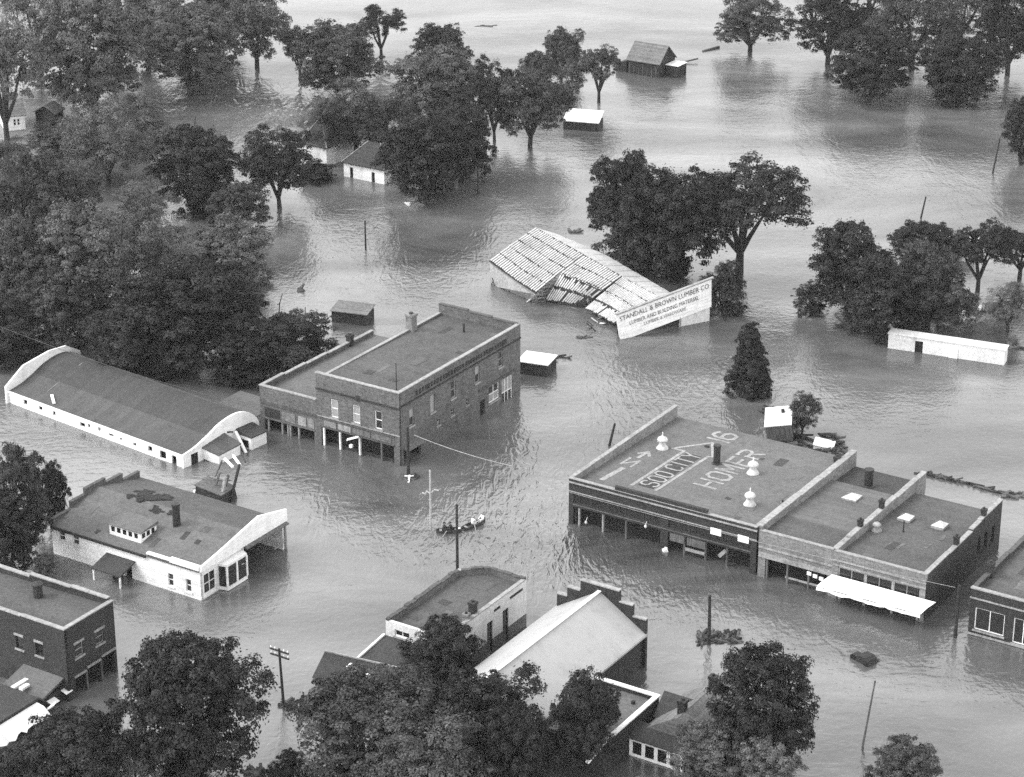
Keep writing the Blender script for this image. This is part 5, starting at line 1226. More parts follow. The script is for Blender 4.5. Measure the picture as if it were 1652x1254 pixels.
# ------------------------------------------------------------------ boats with people
def rowboat(label, p0, p1, beam=0.85):
    g0, g1 = Vector(p0), Vector(p1); d = g1 - g0; L_ = d.length
    t = bpy.data.objects.new('rowboat', None); C.objects.link(t); t.location = (g0 + g1) / 2; t.rotation_euler = (0, 0, math.atan2(d.y, d.x))
    tag(t, label, 'boat', 'rowboats in the flooded street')
    st = [(-0.5, 0.55), (-0.42, 0.72), (-0.2, 0.95), (0.05, 1.0), (0.28, 0.8), (0.43, 0.42), (0.5, 0.04)]
    m = MB(); n = len(st); rings = []
    for f, wv in st:
        x = f * L_; w_ = beam / 2 * wv; sh = 0.28 + 0.14 * max(0, f) * 2
        rings.append([(x, -w_, sh), (x, -w_ * 0.86, 0.0), (x, -w_ * 0.4, -0.12), (x, w_ * 0.4, -0.12), (x, w_ * 0.86, 0.0), (x, w_, sh), (x, w_ - 0.05 * wv, sh), (x, w_ * 0.75, 0.06), (x, -w_ * 0.75, 0.06), (x, -w_ + 0.05 * wv, sh)])
    ix = [m.pts(r_) for r_ in rings]
    for a, b in zip(ix, ix[1:]):
        for k in range(10):
            l = (k + 1) % 10; m.f.append((a + k, a + l, b + l, b + k))
    m.f.append(tuple(ix[0] + k for k in range(10))); m.f.append(tuple(ix[-1] + k for k in range(10))[::-1])
    m.build('hull', 'hull_dark', t)
    for f in (-0.33, 0.0, 0.27):
        q = MB(); q.box(f * L_ - 0.11, f * L_ + 0.11, -beam * 0.38, beam * 0.38, 0.18, 0.22); q.build('thwart', 'wood_pale', t)
    q = MB(); q.bar((-0.1 * L_, -beam * 0.5, 0.32), (-0.3 * L_, -beam * 1.5, 0.0), 0.06, 0.05); q.build('oar', 'wood_pale', t)
    q = MB(); q.bar((0.36 * L_, -0.12, 0.34), (0.42 * L_, 0.12, 0.36), 0.3, 0.04); q.build('bow_deck', 'white_paint', t)
    return t
b1 = rowboat('dark rowboat with two dark-clad people, nearer the pale lamp post', spot(704, 859), spot(745, 858))
b2 = rowboat('dark rowboat with two people in pale shirts, trailing up the street', spot(746, 856), spot(783, 841))

def person(label, boat, fx, shirt, lean=0.1, turn=0.0):
    """seated figure grown from one skeleton"""
    t = bpy.data.objects.new('person', None); C.objects.link(t)
    t.location = boat.matrix_basis @ Vector((fx, 0, 0.2)); t.rotation_euler = (0, 0, boat.rotation_euler.z + turn)
    tag(t, label, 'person', 'people in the rowboats')
    V = [(0, 0, .1), (lean * .5, 0, .32), (lean, 0, .5), (lean * 1.1, 0, .6),
         (0.03, .09, .08), (.42, .11, .12), (.46, .11, -.25), (.58, .11, -.26),
         (0.03, -.09, .08), (.42, -.11, .12), (.46, -.11, -.25), (.58, -.11, -.26),
         (lean, .19, .5), (lean + .16, .24, .26), (lean + .38, .16, .22), (lean + .46, .14, .22),
         (lean, -.19, .5), (lean + .16, -.24, .26), (lean + .38, -.16, .22), (lean + .46, -.14, .22)]
    rad = [.15, .14, .15, .06, .1, .075, .05, .045, .1, .075, .05, .045, .075, .05, .04, .035, .075, .05, .04, .035]
    Eg = [(0, 1), (1, 2), (2, 3), (0, 4), (4, 5), (5, 6), (6, 7), (0, 8), (8, 9), (9, 10), (10, 11), (2, 12), (12, 13), (13, 14), (14, 15), (2, 16), (16, 17), (17, 18), (18, 19)]
    me = bpy.data.meshes.new('body'); me.from_pydata(V, Eg, [])
    o = bpy.data.objects.new('body', me); C.objects.link(o)
    md = o.modifiers.new('skin', 'SKIN'); md.use_smooth_shade = True
    sv = me.skin_vertices[0].data if me.skin_vertices else None
    if sv is None:
        import bmesh
        b = bmesh.new(); b.from_mesh(me); b.verts.layers.skin.verify(); b.to_mesh(me); b.free(); sv = me.skin_vertices[0].data
    for s_, r_ in zip(sv, rad): s_.radius = (r_, r_)
    sv[0].use_root = True
    o.modifiers.new('sub', 'SUBSURF').render_levels = 1
    dg = bpy.context.evaluated_depsgraph_get(); new = bpy.data.meshes.new_from_object(o.evaluated_get(dg))
    bpy.data.objects.remove(o); new.name = 'body'; new.materials.clear(); new.materials.append(MATS[shirt])
    bo = bpy.data.objects.new('body', new); C.objects.link(bo); bo.parent = t
    hc = Vector((lean * 1.15 + 0.02, 0, .73))
    m = MB(); m.lathe(hc, [(.04, -.13), (.075, -.1), (.09, -.02), (.095, .05), (.07, .11), (.02, .13)], 10)
    m.box(hc.x + .08, hc.x + .115, -.015, .015, hc.z - .03, hc.z + .02)
    m.box(hc.x - .02, hc.x + .02, -.11, .11, hc.z - .03, hc.z + .02); hd = m.build('head', 'skin', t, True)
    m = MB(); m.lathe(hc + Vector((-.01, 0, .04)), [(.15, 0), (.15, .02), (.1, .025), (.095, .09), (.06, .12)], 12); m.build('hat', 'cloth_dark' if shirt == 'cloth_dark' else 'wood_pale', hd, True)
    for s in (-1, 1):
        m = MB(); b = Vector((lean + .46, s * .14, .22))
        m.box(b.x - .01, b.x + .06, b.y - .035, b.y + .035, b.z - .02, b.z + .015)
        for k in range(4): m.tube(b + Vector((.055, -.027 + k * .018, 0)), b + Vector((.1 + .01 * (k in (1, 2)), -.027 + k * .018, -.03)), .009, .007, 5)
        m.tube(b + Vector((.01, -s * .03, 0)), b + Vector((.06, -s * .055, -.01)), .01, .008, 5); m.build('hand', 'skin', t)
    return t
bpy.context.view_layer.update()
person('person in dark clothes and hat sitting at the stern of the nearer rowboat', b1, -0.55, 'cloth_dark', 0.08)
person('person in dark clothes leaning forward amidships in the nearer rowboat', b1, 0.35, 'cloth_dark', 0.22, math.pi)
person('person in a pale shirt sitting amidships in the trailing rowboat', b2, -0.2, 'cloth_pale', 0.12)
person('person in a pale shirt and hat at the bow of the trailing rowboat', b2, 1.15, 'cloth_pale', 0.05, math.pi)

# ------------------------------------------------------------------ drift and wreckage afloat
def drift(name, label, cat, px, py, pieces, mat_list, seed, group=None, kindname='plank'):
    t = bpy.data.objects.new(name, None); C.objects.link(t); t.location = spot(px, py)
    tag(t, label, cat, group); rng = random.Random(seed)
    for (a, b, w_, h_) in pieces:
        q = MB(); q.bar(a, b, w_, h_); q.build(kindname, rng.choice(mat_list), t)
    return t
def scatter(seed, n, sx, sy, l0, l1, w_=0.2, zt=0.4, ang=None):
    rng = random.Random(seed); out = []
    for _ in range(n):
        c = Vector((rng.uniform(-sx, sx), rng.uniform(-sy, sy), rng.uniform(-0.05, 0.15))); a = rng.uniform(0, math.pi) if ang is None else ang + rng.uniform(-0.4, 0.4); l = rng.uniform(l0, l1) / 2
        d = Vector((math.cos(a) * l, math.sin(a) * l, rng.uniform(-0.1, zt) * l)); out.append((c - d, c + d, w_ * rng.uniform(.6, 1.4), w_ * rng.uniform(.5, 1)))
    return out
drift('driftwood_raft', 'dark driftwood caught round the pole foot below the awning shop', 'driftwood', 1158, 1030, scatter(1, 70, 1.7, 1.0, 0.3, 1.5, 0.2, 0.6), ['floating_drift', 'wood_dark'], 1)
drift('driftwood_raft', 'dark driftwood wedge at the foot of the crossarm pole', 'driftwood', 464, 1138, scatter(2, 30, 0.6, 0.6, 0.3, 0.9, 0.18, 0.6), ['floating_drift', 'wood_dark'], 2)
drift('driftwood_raft', 'small pale and dark drift at the store corner pole', 'driftwood', 664, 772, scatter(3, 10, 0.6, 0.5, 0.4, 1.2, 0.15, 0.5), ['white_paint', 'wood_dark', 'wood_dark'], 3)
drift('driftwood_pile', 'long dark driftwood pile stretching behind the lettered-roof shop', 'driftwood', 1300, 716, scatter(4, 60, 3.4, 2.6, 0.8, 3.2, 0.25, 0.5, -0.9), ['floating_drift', 'wood_dark', 'wood_dark', 'wood_grey'], 4)
drift('driftwood_pile', 'dark driftwood leaning behind the small white-roofed shed', 'driftwood', 1252, 672, scatter(14, 24, 1.4, 2.6, 0.8, 2.6, 0.25, 0.5, -1.0), ['floating_drift', 'wood_dark'], 14)
drift('driftwood_pile', 'dark drift lodged behind the middle shop parapet', 'driftwood', 1338, 735, scatter(15, 16, 1.2, 0.8, 0.4, 1.4, 0.3, 0.8), ['floating_drift', 'wood_dark'], 15)
LN = [spot(1487, 764), spot(1530, 774), spot(1580, 787), spot(1625, 798)]
lrng = random.Random(5); lp_ = []
for k in range(90):
    f = lrng.random() * 2.999; i = int(f); c = LN[i].lerp(LN[i + 1], f - i) - spot(1565, 783) + Vector((lrng.uniform(-.2, .2), lrng.uniform(-.25, .25), lrng.uniform(0, .2)))
    d = (LN[i + 1] - LN[i]).normalized() * lrng.uniform(0.2, 0.8) + Vector((lrng.uniform(-.2, .2), lrng.uniform(-.2, .2), lrng.uniform(-.1, .25))); lp_.append((c - d, c + d, lrng.uniform(.06, .2), lrng.uniform(.06, .15)))
drift('driftwood_raft', 'line of dark drift trailing out behind the awning shop', 'driftwood', 1565, 783, lp_, ['floating_drift', 'wood_dark'], 5)
drift('driftwood_raft', 'dark drift knot at the end of the line behind the awning shop', 'driftwood', 1638, 800, scatter(16, 14, 0.9, 0.6, 0.5, 1.4, 0.3, 0.4), ['floating_drift'], 16)
drift('driftwood_raft', 'dark boards drifting right of the white-roofed square shed', 'driftwood', 890, 578, scatter(6, 14, 1.8, 0.6, 0.6, 2.4, 0.2, 0.5, -0.4), ['floating_drift', 'wood_dark'], 6)
drift('driftwood_raft', 'dark drift above the collapsed lumber shed roof', 'driftwood', 930, 374, scatter(7, 9, 0.9, 0.6, 0.5, 1.6, 0.25, 0.2), ['floating_drift'], 7)
drift('driftwood_raft', 'small dark drift before the leaning lumber sign', 'driftwood', 943, 545, scatter(8, 7, 0.6, 0.3, 0.4, 1.0, 0.2, 0.2), ['floating_drift'], 8)
drift('floating_log', 'floating log upstream of the lone flooded tree at the far shore', 'log', 1147, 80, [((-1.4, -1.2, 0.0), (1.4, 1.2, 0.15), 0.35, 0.3)], ['floating_drift'], 9)
drift('floating_log', 'pole jutting from the weathered barn across the water', 'log', 1115, 101, [((-1.0, -0.3, 0.2), (1.1, 0.5, 0.5), 0.25, 0.2)], ['floating_drift'], 10)
drift('floating_log', 'thin snag with upturned end left of the drifting wagon shed', 'log', 484, 470, scatter(11, 6, 0.4, 0.3, 0.5, 1.4, 0.2, 1.0), ['floating_drift'], 11)
drift('snag', 'thin leaning snag rising from the bushes by the drifting wagon shed', 'snag', 452, 505, [((-0.2, 0, -0.5), (0.0, 0, 1.3), 0.12, 0.12), ((0, 0, 1.2), (0.35, 0, 2.4), 0.1, 0.1), ((0, 0, 1.2), (-0.3, 0, 1.0), 0.1, 0.08)], ['wood_dark'], 12, kindname='stick')
drift('driftwood_raft', 'faint drift far out near the top shore', 'driftwood', 785, 42, scatter(13, 8, 1.4, 0.5, 0.5, 1.6, 0.2, 0.1, 0.0), ['floating_drift'], 13)
drift('driftwood_raft', 'dark drift and boards at the right end of the long white shed', 'driftwood', 1636, 560, scatter(17, 18, 1.4, 1.0, 0.5, 1.8, 0.22, 0.5), ['floating_drift', 'wood_dark'], 17)
drift('board_pile', 'pale broken boards sloping into the water left of the long white shed', 'wreckage', 1375, 512, scatter(18, 16, 1.8, 1.2, 1.5, 3.2, 0.3, 0.3, -0.9), ['wood_pale', 'wood_grey', 'wood_grey'], 18)
drift('board_pile', 'white broken boards behind the long white shed among tree limbs', 'wreckage', 1568, 510, scatter(19, 12, 2.6, 2.2, 0.8, 2.4, 0.35, 0.8, 1.0), ['white_paint', 'wood_pale'], 19)
drift('small_float', 'small white object adrift before the lettered-roof shop', 'float', 1073, 890, [((-0.22, 0, 0.0), (0.22, 0.1, 0.12), 0.45, 0.35), ((0, 0, 0.1), (0.1, 0.1, 0.4), 0.3, 0.25)], ['white_paint'], 20)
drift('driftwood_raft', 'whitish boards floating below the dense tree beside the hipped cottage', 'driftwood', 660, 330, scatter(21, 4, 0.4, 0.2, 0.5, 1.1, 0.25, 0.2), ['white_paint'], 21)
drift('driftwood_raft', 'dark clump of drift between the lone tree and the bottom bushes', 'driftwood', 408, 1246, scatter(22, 16, 0.7, 0.5, 0.4, 1.2, 0.3, 0.5), ['floating_drift'], 22)

def drifting_sheet(label, px, py, w_, d_, z, seed, rot=0.0):
    t = bpy.data.objects.new('drifting_wreck', None); C.objects.link(t); t.location = spot(px, py); t.rotation_euler = (0, 0, rot)
    tag(t, label, 'wreckage'); rng = random.Random(seed)
    m = MB(); n = 8; gp = [[(-w_ / 2 + w_ * i / n, -d_ / 2 + d_ * j / 3 + rng.uniform(-.08, .08), z * (0.4 + 0.6 * math.sin(math.pi * i / n)) + rng.uniform(-.05, .08)) for j in range(4)] for i in range(n + 1)]
    for i in range(n):
        for j in range(3): m.poly([gp[i][j], gp[i + 1][j], gp[i + 1][j + 1], gp[i][j + 1]])
    m.build('sheet', 'white_canvas', t)
    q = MB(); q.box(-w_ * .4, w_ * .4, -d_ * .35, d_ * .35, -0.3, z * 0.35); q.build('float_body', 'wood_dark', t)
    for k in range(3):
        q = MB(); q.bar((-w_ * .3 + k * .4, -.2, z * .6), (-w_ * .2 + k * .5, .3, z * .6 + .5), .12, .1); q.build('splinter', 'wood_dark', t)
    return t
drifting_sheet('white drifting wreck in the shadows behind the curved hall roof', 188, 574, 2.0, 1.4, 0.5, 1)
drifting_sheet('bright white drifting sheet between the two houses under the trees', 534, 250, 3.2, 1.6, 0.3, 2, -0.1)

def floating_wreck():
    t = thing('floating_wreck', 'dark capsized car body floating in open water below the awning shop', 'wreck', *sg(1397, 1068), rot=-18); t.scale = (0.75, 0.85, 0.7)
    m = MB(); prof = [(-0.9, -0.4), (-0.9, 0.5), (-0.6, 0.95), (0.5, 1.0), (0.9, 0.7), (1.1, -0.4)]
    m.prism([(x, -0.65, z) for x, z in prof], (0, 1.3, 0)); m.build('body', 'black_iron', t)
    m = MB(); m.prism([(-2.0, -0.45, 0.0), (-0.85, -0.5, -0.2), (-0.85, -0.5, 0.55), (-1.8, -0.45, 0.45)], (0, 0.95, 0)); m.build('hood', 'black_iron', t)
    for x, y in ((-1.5, -0.6), (0.6, -0.72)):
        m = MB(); m.tube((x, y, 0.25), (x, y + 0.12, 0.25), 0.34, 0.34, 16); m.build('wheel', 'interior', t)
    m = MB(); m.hexa([(-0.5, 0.7, 0.1), (0.7, 0.7, 0.1), (0.8, 1.3, 0.1), (-0.3, 1.3, 0.1), (-0.5, 0.7, 0.5), (0.7, 0.7, 0.4), (0.8, 1.3, 0.2), (-0.3, 1.3, 0.3)]); m.build('torn_roof', 'wood_grey', t)
    return t
floating_wreck()

# ------------------------------------------------------------------ trees: trunk with limbs, crown of leaf clumps
def tree_meshes(seed, kind):
    rng = np.random.default_rng(seed)
    K = dict(
        broad=dict(rx=5.0, zc=4.6, rz=5.1, n=31, lr=(1.3, 2.25), ls=0.21, fork=0.7, cut=0.5),
        tall=dict(rx=5.0, zc=5.4, rz=4.5, n=25, lr=(1.2, 2.1), ls=0.205, fork=1.2, cut=1.4),
        elm=dict(rx=5.0, zc=6.8, rz=3.2, n=18, lr=(1.15, 1.95), ls=0.2, fork=1.9, cut=3.6),
        wispy=dict(rx=5.0, zc=5.2, rz=4.6, n=30, lr=(1.0, 1.9), ls=0.17, fork=1.4, cut=1.0),
        bush=dict(rx=5.0, zc=3.4, rz=6.3, n=28, lr=(1.3, 2.2), ls=0.21, fork=0.3, cut=0.3),
        vase=dict(rx=5.0, zc=5.4, rz=4.7, n=38, lr=(1.3, 2.1), ls=0.21, fork=0.4, cut=0.2),
        conifer=dict(rx=4.0, zc=4.6, rz=5.2, n=80, lr=(0.9, 1.4), ls=0.2, fork=0.5, cut=0.2),
    )[kind]
    up = np.array([0, 0, 1.0]); ctr = np.array([0, 0, K['zc'] - 0.35 * K['rz']])
    lc = []; lr = []; tries = 0
    while len(lc) < K['n'] and tries < 4000:            # the big boughs
        tries += 1
        d = rng.normal(size=3); d /= np.linalg.norm(d)
        s_ = rng.uniform(*K['lr']); r = rng.uniform(0.25, 1.0) ** 0.5
        p = np.array([d[0] * (K['rx'] - s_ * 0.75) * r, d[1] * (K['rx'] - s_ * 0.75) * r, K['zc'] + d[2] * (K['rz'] - s_ * 0.7) * r])
        p[:2] += rng.normal(size=2) * 0.35
        if kind == 'conifer':
            z = rng.uniform(0.3, 9.2); w_ = 3.9 * (1 - max(z - 1.8, 0) / 8.4) ** 0.7; a_ = rng.uniform(0, 2 * np.pi); q_ = rng.uniform(0.2, 0.8)
            p = np.array([np.cos(a_) * w_ * q_, np.sin(a_) * w_ * q_, z]); s_ *= 0.55 + 0.45 * min(1, (10 - z) / 5)
        if kind == 'vase':
            z = rng.uniform(0.3, 9.0); w_ = 3.9 * min(1, 0.3 + 0.7 * z / 5.2) * (1 if z < 6 else math.sqrt(max(0.05, 1 - ((z - 6) / 3.6) ** 2))); a_ = rng.uniform(0, 2 * np.pi); q_ = rng.uniform(0.1, 1.0) ** 0.6
            p = np.array([np.cos(a_) * w_ * q_, np.sin(a_) * w_ * q_, z])
        if p[2] < K['cut']: continue
        if any(np.linalg.norm((p - q)) < (0.3 if kind == 'conifer' else 0.44) * (s_ + t_) for q, t_ in zip(lc, lr)): continue
        lc.append(p); lr.append(s_)
    cs = []; P = []; N = []
    for c0, s0 in zip(lc, lr):
        o = c0 - ctr; o /= np.linalg.norm(o) + 1e-6
        nc = int(15 * (s0 / 1.8) ** 1.6) + 4
        for _ in range(nc):                              # sprays over the outer side of each bough
            for _t in range(8):
                d = rng.normal(size=3); d /= np.linalg.norm(d)
                if d @ (o * 0.7 + up * 0.55) > rng.uniform(-0.75, 0.25): break
            cr = rng.uniform(0.32, 0.62) * (s0 / 1.8) ** 0.4
            c = c0 + d * np.array([1.08, 1.08, 0.85]) * s0 * rng.uniform(0.55, 1.02)
            cs.append(c)
            n = int(rng.uniform(58, 100) * (0.7 if kind == 'wispy' else 1.35 if kind == 'conifer' else 1.0))
            e = rng.normal(size=(n, 3)); e /= np.linalg.norm(e, axis=1)[:, None]; e[:, 2] = np.where(e[:, 2] < -0.35, -e[:, 2], e[:, 2])
            r = cr * rng.uniform(0.3, 1.0, n) ** 0.5 * (1.35 if kind == 'wispy' else 1.0)
            P.append(c + e * r[:, None] * np.array([1.15, 1.15, 0.8]))
            N.append(e * 0.8 + d * 0.45 + up * 0.4 + rng.normal(size=(n, 3)) * 0.38)
            k = max(2, n // 8)                           # loose twigs that break the outline
            e = rng.normal(size=(k, 3)); e /= np.linalg.norm(e, axis=1)[:, None]
            P.append(c + e * (cr * rng.uniform(1.0, 1.5, k))[:, None]); N.append(e + rng.normal(size=(k, 3)) * 0.7)
        n = int(110 * (s0 / 1.8) ** 2)                    # shaded inner leaves of the bough
        if kind != 'wispy':
            e = rng.normal(size=(n, 3)); e /= np.linalg.norm(e, axis=1)[:, None]
            P.append(c0 + e * (s0 * 0.75 * rng.uniform(0.2, 1, n) ** 0.4)[:, None]); N.append(e + rng.normal(size=(n, 3)) * 0.5)
    P = np.concatenate(P); N = np.concatenate(N); N /= np.linalg.norm(N, axis=1)[:, None]
    keep = P[:, 2] > 0.02; P = P[keep]; N = N[keep]
    n = len(P)
    t1 = np.cross(N, rng.normal(size=(n, 3))); t1 /= np.linalg.norm(t1, axis=1)[:, None]; t2 = np.cross(N, t1)
    a = (K['ls'] * rng.uniform(0.55, 1.25, n))[:, None]; b = a * rng.uniform(0.45, 0.8, n)[:, None]
    bend = N * a * 0.25
    V = np.stack([P - t1 * a * 0.6 - bend, P - t2 * b * 0.5, P + t1 * a * 0.6 - bend, P + t2 * b * 0.5], 1).reshape(-1, 3)
    me = bpy.data.meshes.new('crown')
    me.vertices.add(4 * n); me.vertices.foreach_set('co', V.astype(np.float32).ravel())
    me.loops.add(4 * n); me.loops.foreach_set('vertex_index', np.arange(4 * n, dtype=np.int32))
    me.polygons.add(n); me.polygons.foreach_set('loop_start', np.arange(0, 4 * n, 4, dtype=np.int32))
    me.update(calc_edges=True); me.validate()
    # trunk and limbs
    m = MB(); fk = Vector((0, 0, K['fork'])); r0 = 0.38 if kind != 'conifer' else 0.3
    m.tube((rng.normal() * 0.1, rng.normal() * 0.1, -2.2), fk, r0, r0 * 0.72, 9)
    if kind == 'conifer': m.tube(fk, (0, 0, 9.0), r0 * 0.72, 0.04, 7)
    order = rng.permutation(len(cs))
    mains = []
    for i in range(5):
        an = 2 * math.pi * (i + rng.uniform(-0.25, 0.25)) / 5; rr = rng.uniform(0.25, 0.5) * K['rx']
        e = Vector((math.cos(an) * rr, math.sin(an) * rr, K['fork'] + (K['zc'] + 0.2 * K['rz'] - K['fork']) * rng.uniform(0.6, 1.0)))
        mid = fk.lerp(e, 0.5) + Vector((math.cos(an), math.sin(an), 0.4)) * rng.uniform(-0.1, 0.35)
        if kind != 'conifer':
            m.tube(fk - Vector((0, 0, 0.15)), mid, 0.24, 0.17, 7); m.tube(mid, e, 0.17, 0.1, 6)
        mains.append((mid, e))
    for i in list(range(len(lc))) + [-1 - int(q) for q in order[:60]]:
        c = Vector(lc[i]) if i >= 0 else Vector(cs[-1 - i]); best = min(mains, key=lambda me_: min((me_[0] - c).length, (me_[1] - c).length))
        src = min(best, key=lambda v: (v - c).length) if kind != 'conifer' else Vector((0, 0, c.z * 0.95))
        k = src.lerp(c, 0.55) + Vector((0, 0, 0.15)); m.tube(src, k, 0.085, 0.06, 5, False); m.tube(k, c, 0.06, 0.02, 5, False)
    tm = bpy.data.meshes.new('trunk'); tm.from_pydata([tuple(v) for v in m.v], [], m.f); tm.materials.append(MATS['bark']); tm.update()
    return tm, me
VAR = {}
for k, seeds in dict(broad=(1, 2, 3, 4, 21, 22), tall=(5, 6, 23), elm=(8, 9, 24), wispy=(11, 12, 25), bush=(14, 15, 16, 26), vase=(18, 27), conifer=(20,)).items():
    VAR[k] = [tree_meshes(s, k) for s in seeds]
for k in VAR:
    for tm_, cm_ in VAR[k]: cm_.materials.append(MATS['leaf_mid'])
trng = random.Random(77)
def tree(px, base, top, wid, kind, label, leaf='leaf_mid', group=None, name='tree', cat='tree'):
    """px, base: foot at the waterline; top: crown top; wid: crown width, all as surveyed in the photograph"""
    p = spot(px, base); h_ = height_at(p, top); s = wid * mpp(p) / 2
    i = trng.randrange(len(VAR[kind])); tm, _ = VAR[kind][i]
    nom_r = 4.1 if kind == 'conifer' else 4.75
    nom_h = 10.0 if kind in ('conifer',) else {'broad': 9.7, 'tall': 9.9, 'elm': 10.0, 'wispy': 9.7, 'bush': 9.6, 'vase': 10.0}[kind]
    t = bpy.data.objects.new(name, None); C.objects.link(t)
    t.location = p; t.rotation_euler = (0, 0, trng.uniform(0, 6.28)); k = s / nom_r; t.scale = (k * trng.uniform(0.94, 1.08), k * trng.uniform(0.94, 1.08), h_ * 1.0 / nom_h)
    tag(t, label, cat, group)
    for nm, me in (('trunk', tm), ('crown', VAR[kind][i][1])):
        o = bpy.data.objects.new(nm, me); C.objects.link(o); o.parent = t
    o.material_slots[0].link = 'OBJECT'; o.material_slots[0].material = MATS[leaf]
    return t
D_, M_, P_ = 'leaf_dark', 'leaf_mid', 'leaf_pale'
# far shore, right
tree(1210, 84, -8, 118, 'tall', 'lone round tree standing in open water near the weathered barn', M_)
G = 'trees on the far right shore'
tree(1335, 104, -20, 120, 'tall', 'leafy tree at the edge of the far right grove toward the lone tree', D_, G)
tree(1402, 160, 45, 140, 'broad', 'dense tree spreading low over the water in the far right grove', D_, G)
tree(1545, 168, 45, 125, 'broad', 'dense tree with a drooping foot of leaves in the far right grove', D_, G)
tree(1470, 110, -35, 150, 'wispy', 'loose pale tree rising at the back of the far right grove', M_, G)
tree(1625, 122, -60, 130, 'tall', 'tall thick-trunked tree closing the far right grove', D_, G)
tree(1545, 80, -50, 140, 'wispy', 'pale tree with open limbs at the rear of the far right grove', M_, G)
tree(1405, 92, -40, 130, 'wispy', 'light-leaved tree behind the dense low tree of the far right grove', M_, G)
tree(1646, 264, 150, 60, 'broad', 'dark tree half cut off below the far right grove', D_)
# round the lumber shed
G = 'trees behind the collapsed lumber shed'
tree(1005, 400, 236, 120, 'broad', 'tall dark tree at the buckled end of the collapsed lumber shed', D_, G)
tree(1085, 455, 262, 185, 'broad', 'broad dark tree filling the space behind the collapsed roof', D_, G)
tree(1045, 430, 300, 130, 'bush', 'dark underbrush tree pressed against the collapsed roof', D_, G)
tree(1193, 440, 262, 205, 'elm', 'spreading tree on a bare forked trunk right of the collapsed lumber shed', D_, G)
tree(1165, 505, 418, 75, 'bush', 'dark bush beside the tall end of the lettered lumber front', D_, G)
# right clump
G = 'trees round the long white shed'
tree(1365, 500, 356, 130, 'broad', 'dark tree at the open-water side of the clump over the long white shed', D_, G)
tree(1310, 505, 455, 56, 'bush', 'low dark bush at the clump edge over the pale broken boards', D_, G)
tree(1420, 535, 415, 150, 'bush', 'dark bushy tree leaning over the door of the long white shed', D_, G)
tree(1488, 440, 350, 108, 'broad', 'dark round tree beneath the short leaning pole', D_, G)
tree(1497, 522, 395, 135, 'bush', 'mid-grey bushy tree behind the middle of the long white shed', M_, G)
tree(1577, 472, 358, 110, 'elm', 'open tree on a forked trunk above the white broken boards', D_, G)
tree(1645, 450, 370, 110, 'elm', 'thin spreading tree at the edge of the water beyond the white broken boards', D_, G)
tree(1625, 535, 455, 80, 'wispy', 'faint feathery bush behind the end of the long white shed', P_, G, 'bush', 'bush')
tree(1208, 636, 520, 84, 'conifer', 'dark cone-shaped evergreen standing alone in the flood', D_)
tree(1294, 702, 634, 60, 'wispy', 'small loose bush in the driftwood behind the lettered-roof shop', D_, None, 'bush', 'bush')
# bottom edge
tree(1222, 1245, 1040, 165, 'broad', 'big dark tree over the shingled cottage', D_)
tree(1150, 1268, 1168, 130, 'bush', 'paler bushy tree below the big dark tree over the cottage', P_)
tree(1232, 1290, 1185, 110, 'bush', 'pale leafy tree at the foot of the big dark tree over the cottage', P_)
tree(1456, 1315, 1193, 128, 'broad', 'tree top rising from the bottom edge below the reflection-line pole', M_)
G = 'trees before the metal-roofed building'
tree(610, 1270, 1068, 235, 'broad', 'massive leafy tree below the dark outbuilding', M_, G)
tree(775, 1240, 1072, 190, 'broad', 'massive tree against the slope of the metal roof', D_, G)
tree(715, 1110, 998, 125, 'broad', 'dark tree against the wall of the cut-corner store', D_, G)
tree(690, 1330, 1150, 220, 'broad', 'big paler tree lowest in front of the metal-roofed building', M_, G)
tree(830, 1320, 1130, 130, 'bush', 'dark leafy mass under the eave of the metal roof', D_, G)
tree(945, 1245, 1080, 115, 'broad', 'dark tree between the metal roof and the flat brick shed', D_, G)
tree(317, 1268, 1026, 232, 'vase', 'big lone tree with top-heavy dark crown beside the crossarm pole', D_)
tree(118, 1320, 1148, 205, 'broad', 'wide dark tree below the torn white awning', D_)
tree(222, 1300, 1178, 95, 'wispy', 'pale loose tree squeezed beside the big lone tree', P_)
tree(466, 1285, 1210, 80, 'bush', 'small dark bush rising from the bottom edge near the crossarm pole', D_, None, 'bush', 'bush')
tree(25, 1335, 1195, 110, 'bush', 'leafy bush beneath the torn white awning', M_, None, 'bush', 'bush')
# left of the white store
tree(38, 905, 708, 95, 'tall', 'tall tree overlapping the rear of the white store', M_)
tree(86, 850, 740, 58, 'broad', 'dark side clump of leaves beside the rear parapet of the white store', D_)
tree(15, 930, 790, 95, 'bush', 'dark low tree behind the dark brick store chimney', D_)
tree(75, 935, 895, 48, 'wispy', 'pale low bush shape built from reflections at the corner of the dark brick store', P_, None, 'bush', 'bush')  # whitish reflections on the water, modelled as foliage
# upper middle
G = 'trees round the hipped cottage'
tree(545, 152, 30, 140, 'broad', 'dense rounded tree farthest out above the hipped cottage', M_, G)
tree(615, 95, 5, 80, 'elm', 'small spreading tree behind the dense rounded tree', D_, G)
tree(484, 130, 45, 74, 'elm', 'side tree with open limbs left of the dense rounded tree', D_, G)
tree(710, 125, 34, 92, 'broad', 'dark tree top behind the pale crown over the cottage trees', D_, G)
tree(705, 205, 70, 145, 'broad', 'large pale-topped tree behind the hipped cottage trees', P_, G)
tree(690, 322, 176, 160, 'broad', 'dense dark tree crowding the hipped cottage wall', D_, G)
tree(745, 290, 150, 95, 'bush', 'dark tree between the dense cottage tree and the bare pole', D_, G)
tree(575, 250, 128, 135, 'wispy', 'hazy loose tree shading the roof of the hipped cottage', M_, G)
tree(640, 262, 160, 90, 'wispy', 'dark loose tree behind the ridge of the hipped cottage', D_, G)
